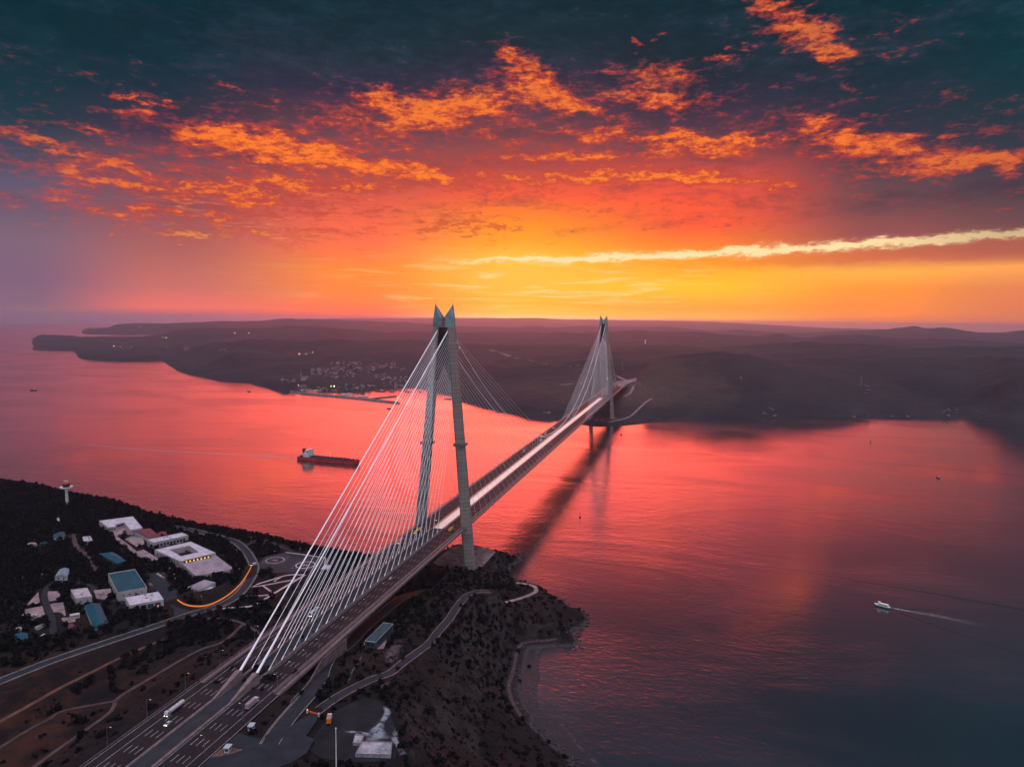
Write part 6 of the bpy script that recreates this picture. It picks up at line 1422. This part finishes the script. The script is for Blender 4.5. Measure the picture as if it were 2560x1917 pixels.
# far roads with a pale surface
FRD = mat('far_road_surface', (0.20, 0.15, 0.145), .8, 0, .25, .05)
def froad(px, w_, label=None, m=FRD, z=1.5):
    c = spline([fpoint(*p_)+np.array([0, 0, z]) for p_ in px], 25); L, R = offset(c, -w_/2), offset(c, w_/2)
    q = MB(); dn = np.array([0, 0, -14]); q.strip(L, R); q.strip(L+dn, L); q.strip(R, R+dn); o = q.build('road', m); tag(o, label, kind='structure'); return c
q = MB(); c = spline([(0, Y1, ZD), (2, Y1+90, ZD+.5), (18, Y1+190, ZD+2), (60, Y1+290, ZD+5), (95, Y1+380, ZD+8)], 12)
q.strip(offset(c, -29), offset(c, 29)); q.strip(offset(c, -29)-np.array([0, 0, 9.]), offset(c, -29)); q.strip(offset(c, 29), offset(c, 29)-np.array([0, 0, 9.])); tag(q.build('road', FRD), kind='structure')
froad([zT(*p_) for p_ in [(1300,1060),(1390,950),(1340,910),(1240,862),(1215,855)]], 16)
froad([zT(*p_) for p_ in [(1365,1130),(1440,1085),(1480,1010),(1510,970)]], 9)
froad([zT(*p_) for p_ in [(1180,1440),(1320,1410),(1440,1370),(1540,1280),(1640,1190),(1705,1152)]], 8)
froad([zT(*p_) for p_ in [(-260,560),(-100,610),(60,660),(240,690),(400,725),(585,742)]], 26)
froad([zT(*p_) for p_ in [(590,985),(700,978),(850,962)]], 14)
# sheds, pylons and quarry glints around the far bridge end
rq = np.random.default_rng(3); gq = 'low buildings dotted along the far shore'; first_ = None
for (x0, x1, y0, y1, n, f_) in [(900,1350,1400,1430,6,zT),(390,460,1310,1330,3,zT),(1440,1580,940,1010,7,zT),(700,830,740,830,7,zT),(470,490,685,695,2,zT),(300,370,225,235,5,zC),(690,780,640,700,6,zC),(1740,1830,640,700,9,zC),(1260,1330,500,560,5,zC),(540,590,445,490,4,zC),(1910,2090,655,668,5,zC),(1030,1600,690,698,6,zC)]:
    for _ in range(n):
        g = fpoint(*f_(rq.uniform(x0, x1), rq.uniform(y0, y1)))
        if first_ is None: first_ = protos[3].copy(); COL.objects.link(first_); o = first_; o.name = 'low_building'
        else: o = first_.copy(); COL.objects.link(o)
        s = rq.uniform(.22, .5); o.location = tuple(g); o.scale = (s, s, s*.7); o.rotation_euler = (0, 0, rq.uniform(0, 3)); tag(o, 'low pale building scattered along the wooded far shore', 'building', gq)
PYL = mat('pylon_steel', (.30, .26, .27), .5, .3)
def pylon(px, h, label, g_=None):
    g = fpoint(*px); t = thing('mast', label, 'mast', tuple(g)); q = MB()
    for sx, sy in ((-1, -1), (1, -1), (1, 1), (-1, 1)): q.tube((sx*2.2, sy*2.2, -2), (sx*.4, sy*.4, h), .35, .22, 5)
    q.build('lattice_tower', PYL, t, local=True); q = MB(); q.tube((0, 0, h), (0, 0, h+6), .3, .1, 5); q.box((0, 0, h*.9), (7, .6, .6)); q.build('top_arm', PYL, t, local=True)
for p_, h, lab_ in [(zA(857,352),60,'lone mast on the long dark headland'), (zC(235,178),60,'thin mast on a distant ridge right of the far tower'), (zC(779,213),55,'thin mast on the dark rounded hump'), (zC(1273,512),34,'white mast on the wooded hillside at the right'), (zT(1343,800),34,'mast just right of the far tower leg')]: pylon(p_, h, lab_)
# ------------------------------------------------------------------ woods, shrubs, single trees
def leaf_mat(nm, dark, light, hot):
    m, b = new_mat(nm); oi_ = X.tree.nodes.new('ShaderNodeObjectInfo'); p = position()
    n = noise(vscale(p, .035, .035, .035), 1.0, 4, .6); n2 = noise(vscale(p, .7, .7, .7), 1.0, 2, .5)
    rnd = X(oi_.outputs['Random'])
    c = mixc(sstep(n*.5+n2*.5, .36, .62), dark, light); c = mixc(sstep(n*.7+n2*.3, .58, .70)*.75, c, hot); c = mixc(sstep(rnd, .93, .96)*.7, c, hot)
    put(b, 'Base Color', c); put(b, 'Roughness', .9); put(b, 'Specular IOR Level', .12); return m
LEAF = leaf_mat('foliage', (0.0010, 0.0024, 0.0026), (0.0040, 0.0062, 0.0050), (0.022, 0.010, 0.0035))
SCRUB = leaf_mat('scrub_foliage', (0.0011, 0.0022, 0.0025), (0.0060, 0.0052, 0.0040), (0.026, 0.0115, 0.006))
BARK = mat('bark', (0.035, 0.026, 0.020), .9, 0, .3, 1.0)
def crown_pts(rng, n, flat_=0.75, lumps=6):
    """n leaf-clump centres in an uneven crown of unit radius"""
    C_ = rng.normal(size=(lumps, 3)); C_ /= np.linalg.norm(C_, axis=1)[:, None]; C_ *= rng.uniform(.25, .62, (lumps, 1)); C_[:, 2] = np.abs(C_[:, 2])*.9
    r = rng.uniform(.32, .55, lumps); k = rng.integers(0, lumps, n); d = rng.normal(size=(n, 3)); d /= np.linalg.norm(d, axis=1)[:, None]
    p = C_[k]+d*(r[k]*rng.uniform(.55, 1.05, n)**.6)[:, None]; p[:, 2] = p[:, 2]*flat_+.15; return p
def leaf_quads(P_, size, rng):
    n = len(P_); a = rng.normal(size=(n, 3)); a[:, 2] *= .6; a /= np.linalg.norm(a, axis=1)[:, None]
    b = rng.normal(size=(n, 3)); b -= (b*a).sum(1)[:, None]*a; b /= np.linalg.norm(b, axis=1)[:, None]; s = (size*rng.uniform(.6, 1.3, n))[:, None]
    v = np.stack([P_+a*s, P_+b*s*.7, P_-a*s, P_-b*s*.7], 1).reshape(-1, 3); return v, np.arange(n*4).reshape(n, 4)
rt_ = np.random.default_rng(99)
VAR = [crown_pts(rt_, n, f, l) for n, f, l in ((90, .8, 7), (80, .65, 6), (100, .95, 8), (70, .55, 5), (85, .75, 7), (60, .5, 5))]
def scatter_mass(name, pts, rad, hgt, m, label, leaf=.30, seed=1, frac=1.0):
    rng = np.random.default_rng(seed); V, F = [], []; o = 0
    for i, (x, y) in enumerate(pts):
        P_ = VAR[i % 6]
        if frac < 1: P_ = P_[:int(len(P_)*frac)]
        a = rng.uniform(0, 6.28); ca, sa = math.cos(a), math.sin(a); r = rad[i]; h = hgt[i]
        q = np.stack([(P_[:, 0]*ca-P_[:, 1]*sa)*r, (P_[:, 0]*sa+P_[:, 1]*ca)*r, P_[:, 2]*h], 1)
        v, f = leaf_quads(q, leaf*r, rng); v += (x, y, ZG[i]); V.append(v); F.append(f+o); o += len(v)
    return tag(np_mesh(name, np.concatenate(V), np.concatenate(F), m), label, kind='stuff')
# candidate positions: jittered grid, density by zone, kept clear of roads, yards and houses
def free(x, y):
    i = int(round((x-GX0)/GS)); j = int(round((y-GY0)/GS))
    return 0 <= i < len(gx) and 0 <= j < len(gy) and FREE[j, i]
NOT = []
for px, zz_ in (([zq_ for zq_ in [(0,1690),(380,1560),(430,1590),(420,1605),(380,1615),(228,1685),(0,1810)]], 63), ([z3(*q) for q in [(250,1290),(640,1240),(560,1420),(250,1560),(120,1400)]], 60), ([z2(*q) for q in [(335,1180),(440,1090),(760,985),(905,985),(640,1150)]], 54), ([z1(*q) for q in [(1240,1180),(1430,1200),(1500,1290),(1270,1345)]], 61), ([z1(*q) for q in [(1550,1180),(1900,1060),(2060,1060),(2000,1130),(1750,1250),(1620,1230)]], 59), ([z1(*q) for q in [(890,1240),(1080,1260),(1100,1320),(960,1380)]], 61.5)):
    NOT.append(np.array([G(*q, zz_)[:2] for q in px]))
def lawn(x, y):
    for P_ in NOT:
        if seg_dist(np.array([x]), np.array([y]), P_)[1][0]: return True
    return False
def zone(x, y):
    """(tree density, scrub density, size)"""
    d = float(SDIST[int(np.clip((y-GY0)/GS, 0, len(gy)-1)), int(np.clip((x-GX0)/GS, 0, len(gx)-1))])
    if d < 4: return 0, 0, 0
    n = float(fbm(np.array([x]), np.array([y]), .014, 3, 17)[0]); 
    if x > 30: return (.26+n*1.1 if d > 9 else .1), .85+n*.6, .55
    if x > -46: return .05, .45, .45
    # left headland
    wood = .95 if (x+y*.55 < -205 and y > -330) or d < 60 else .16+n*.8
    if x < -330: wood = 1.0
    if y < -300 and x > -215: wood = .10+n*1.5
    if lawn(x, y): return .0, .04, .5
    return wood, .35+n*.5, .85
TP, TR, TH, SP, SR_, SH_ = [], [], [], [], [], []
step = 5.2
for x in np.arange(-880, 240, step):
    for y in np.arange(-560, 125, step):
        xx, yy = x+rt_.uniform(-2.4, 2.4), y+rt_.uniform(-2.4, 2.4)
        v = np.array([xx, yy, 40.])-CAM; dep = v@FW
        if dep < 50: continue
        sx, sy = 1280+F_PX*(v@RT)/dep, 958.5-F_PX*(v@UP)/dep
        if not (-260 < sx < 1700 and 1130 < sy < 2200): continue
        if not free(xx, yy): continue
        td, sd_, sz = zone(xx, yy)
        if rt_.random() < td:
            TP.append((xx, yy)); r = rt_.uniform(2.2, 4.2)*(sz+.25); TR.append(r); TH.append(r*rt_.uniform(1.5, 2.3))
        elif rt_.random() < sd_:
            SP.append((xx, yy)); r = (rt_.uniform(.7, 1.7) if rt_.random() < .8 else rt_.uniform(2.0, 3.2))*(sz+.45); SR_.append(r); SH_.append(r*rt_.uniform(.8, 1.4))
            for _q in range(2 if xx > 30 else 1): SP.append((xx+rt_.uniform(-3, 3), yy+rt_.uniform(-3, 3))); SR_.append(r*.7); SH_.append(r*.7)
# the trees that stand out become things of their own
TV = [crown_pts(rt_, n, f, l) for n, f, l in ((260, 1.0, 10), (220, .8, 9), (240, 1.15, 9), (200, .7, 8))]
def tree_proto(k):
    P_ = TV[k]; rng = np.random.default_rng(k+50); r, h = 3.4, 5.6
    t = thing('tree', 'dark tree', 'tree', (0, 0, 0))
    q = MB(); q.pipe([(0, 0, -1), (.1, .05, 1.2), (.0, .1, 3.2), (.1, 0, 5.0)], [.34, .26, .2, .1], 7)
    for a in range(5):
        an = a*1.26+k; q.pipe([(0, .05, 2.2+a*.3), (.9*math.cos(an), .9*math.sin(an), 3.3+a*.3), (1.7*math.cos(an), 1.7*math.sin(an), 4.0+a*.3)], [.13, .09, .04], 5)
    q.build('trunk', BARK, t, local=True)
    v, f = leaf_quads(P_*np.array([r, r, h*.78])+np.array([0, 0, 2.0]), .52, rng); cr = np_mesh('crown', v, f, LEAF); cr.parent = t; return t
tp = [tree_proto(k) for k in range(4)]; used_t = [False]*4
def set_tree(x, y, s, label, group):
    k = int(rt_.integers(0, 4)); z = float(ht(x, y)); sc = (s*rt_.uniform(.85, 1.15), s*rt_.uniform(.85, 1.15), s*rt_.uniform(.85, 1.2)); a = rt_.uniform(0, 6.28)
    if not used_t[k]:
        used_t[k] = True; t = tp[k]; t.location = (x, y, z); t.rotation_euler = (0, 0, a); t.scale = sc; t['label'] = label; t['group'] = group; return t
    return dup(tp[k], (x, y, z), a, label, group, sc)
def tree_px(px, z, s, label, group): g = G(*px, z); return set_tree(g[0], g[1], s, label, group)
sky_tr = [(1275,470,1.5),(1520,520,1.2),(1440,505,.9),(1110,415,1.1),(1060,410,1.0),(985,395,1.2),(890,385,1.0),(850,380,.9),(760,355,1.0),(690,345,.9),(640,340,1.0),(480,315,.9),(330,285,1.1),(230,280,1.0),(130,272,.9),(40,270,1.0),(1200,460,.8),(1350,500,.8),(1620,545,.8),(1700,560,.8),(1800,590,.7),(1960,640,1.1),(2100,640,.9),(1400,520,.7),(1000,400,1.1)]
for x, y, s in sky_tr: tree_px(z1(x, y+12), 55, s, 'dark tree standing on the headland rim against the water', 'trees along the headland rim')
for x, y, s in [(500,700,1.3),(530,715,1.0),(475,770,1.0),(610,720,.6),(680,730,.6),(820,775,1.0),(850,780,.9),(885,785,.9),(1060,800,.7),(1230,830,.8),(1275,840,.9),(1330,850,.8),(1400,845,.8),(955,800,.6),(780,765,.7)]: tree_px(z2(x, y+10), 48, s, 'dark tree near the helipad rim above the water', 'trees round the helipad')
for x, y in [(1130,520),(1165,540),(1200,560),(1380,530),(1430,560),(1340,570),(1460,590)]: tree_px(zh(x, y+20), 57.5, .55, 'slim dark tree planted in the inner courtyard', 'courtyard trees')
for x, y in [(585,715),(615,738),(650,770),(668,785),(690,810),(715,830),(740,850),(760,870)]: tree_px(z1(x, y+8), 62, .6, 'small round tree in the row beside the upper track', 'row of trees beside the track')
for x, y in [(1110,1170),(700,940),(760,1000),(1020,800),(1050,840),(1130,860),(1250,880),(1330,900),(1450,1000),(1560,960),(1640,950),(1750,930),(1850,940),(1380,1180),(1340,1160),(1280,1130),(1160,1150)]: tree_px(zh(x, y), 59.5, .9, 'dark tree between the headland buildings', 'trees between the headland buildings')
for x, y in [(1250,195),(1290,185),(1340,175),(1390,160),(1440,155),(1180,215),(1110,250),(1050,265),(980,285),(900,300),(760,345),(700,370),(560,430),(480,450),(400,470),(300,500),(200,510),(120,540),(860,310),(640,390)]: tree_px(z3(x, y), 64, .95, 'dark hedgerow tree above the left access road', 'hedgerow trees above the access road')
for x, y in [(1640,420),(1560,450),(1720,380),(1800,330),(1870,300),(1940,280),(1990,260),(2060,300),(1480,480),(1600,520),(1700,480),(1820,420),(1240,600),(1330,560),(1900,380),(1440,560),(2100,330)]: tree_px(z3(x, y), 59, 1.0, 'dark tree in the hollow between the access road and the bridge', 'trees in the hollow below the access road')
for x, y in [(1150,1000),(1180,960),(1000,980),(1230,900),(1760,700),(1900,860),(1950,640),(2000,520),(2050,900),(2100,700)]: tree_px(z4(x, y), 66, .6, 'dark bush-like tree on the slope by the winding road', 'trees on the slope by the winding road')
for x, y in [(110,590),(150,540),(170,620),(210,480),(130,650),(330,460),(300,420),(400,430),(560,520),(640,470),(700,520),(760,560),(820,500),(900,450),(980,480),(1060,560),(900,600),(760,660),(640,620),(1000,660),(1180,560),(1230,620)]: tree_px(z5(x, y), 46, .75, 'dark tree on the hillside right of the bridge above the cove', 'trees on the hillside above the cove')
for i in range(4):
    if not used_t[i]: tree_px((60+i*20, 1300), 62, .9, 'dark tree near the radar tower', 'trees near the radar tower')
ZG = [float(z) for z in ht(np.array([p[0] for p in TP]), np.array([p[1] for p in TP]))]
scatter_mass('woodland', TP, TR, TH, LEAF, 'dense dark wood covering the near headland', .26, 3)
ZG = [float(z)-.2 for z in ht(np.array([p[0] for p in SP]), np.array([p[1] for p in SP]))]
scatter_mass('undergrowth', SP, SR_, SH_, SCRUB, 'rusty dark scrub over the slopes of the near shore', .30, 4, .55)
# shore rocks: loose boulders along the waterline
ROCK = mat('shore_rock', (0.050, 0.042, 0.042), .85, 0, .5, .3, col2=(0.012, 0.011, 0.012))
rr_ = np.random.default_rng(8); V, F = [], []; o = 0
base_v = np.array([(math.cos(a)*math.cos(b), math.sin(a)*math.cos(b), math.sin(b)) for b in (-.6, .5) for a in np.linspace(0, 6.28, 7)[:-1]]+[(0, 0, 1)])
base_f = np.array([(k, (k+1) % 6, 6+(k+1) % 6, 6+k) for k in range(6)]+[(6+k, 6+(k+1) % 6, 12, 12) for k in range(6)])
for i in range(len(shore)-8):
    a, b = shore[i], shore[i+1]; L = np.linalg.norm(b-a)
    for _ in range(int(L*.9)):
        p_ = a+(b-a)*rr_.random()+rr_.normal(size=2)*3.2; s = rr_.uniform(.4, 1.5)**1.4
        v = base_v*s*rr_.uniform(.6, 1.3, (13, 1))*np.array([1, 1, .7])+np.array([p_[0], p_[1], max(0.1, float(ht(p_[0], p_[1])))]); V.append(v); F.append(base_f+o); o += 13
Fa = np.concatenate(F); tri = np.concatenate([Fa[:, [0, 1, 2]], Fa[Fa[:, 2] != Fa[:, 3]][:, [0, 2, 3]]])
tag(np_mesh('shore_rocks', np.concatenate(V), tri, ROCK), 'dark boulders strewn along the near waterline', kind='stuff')
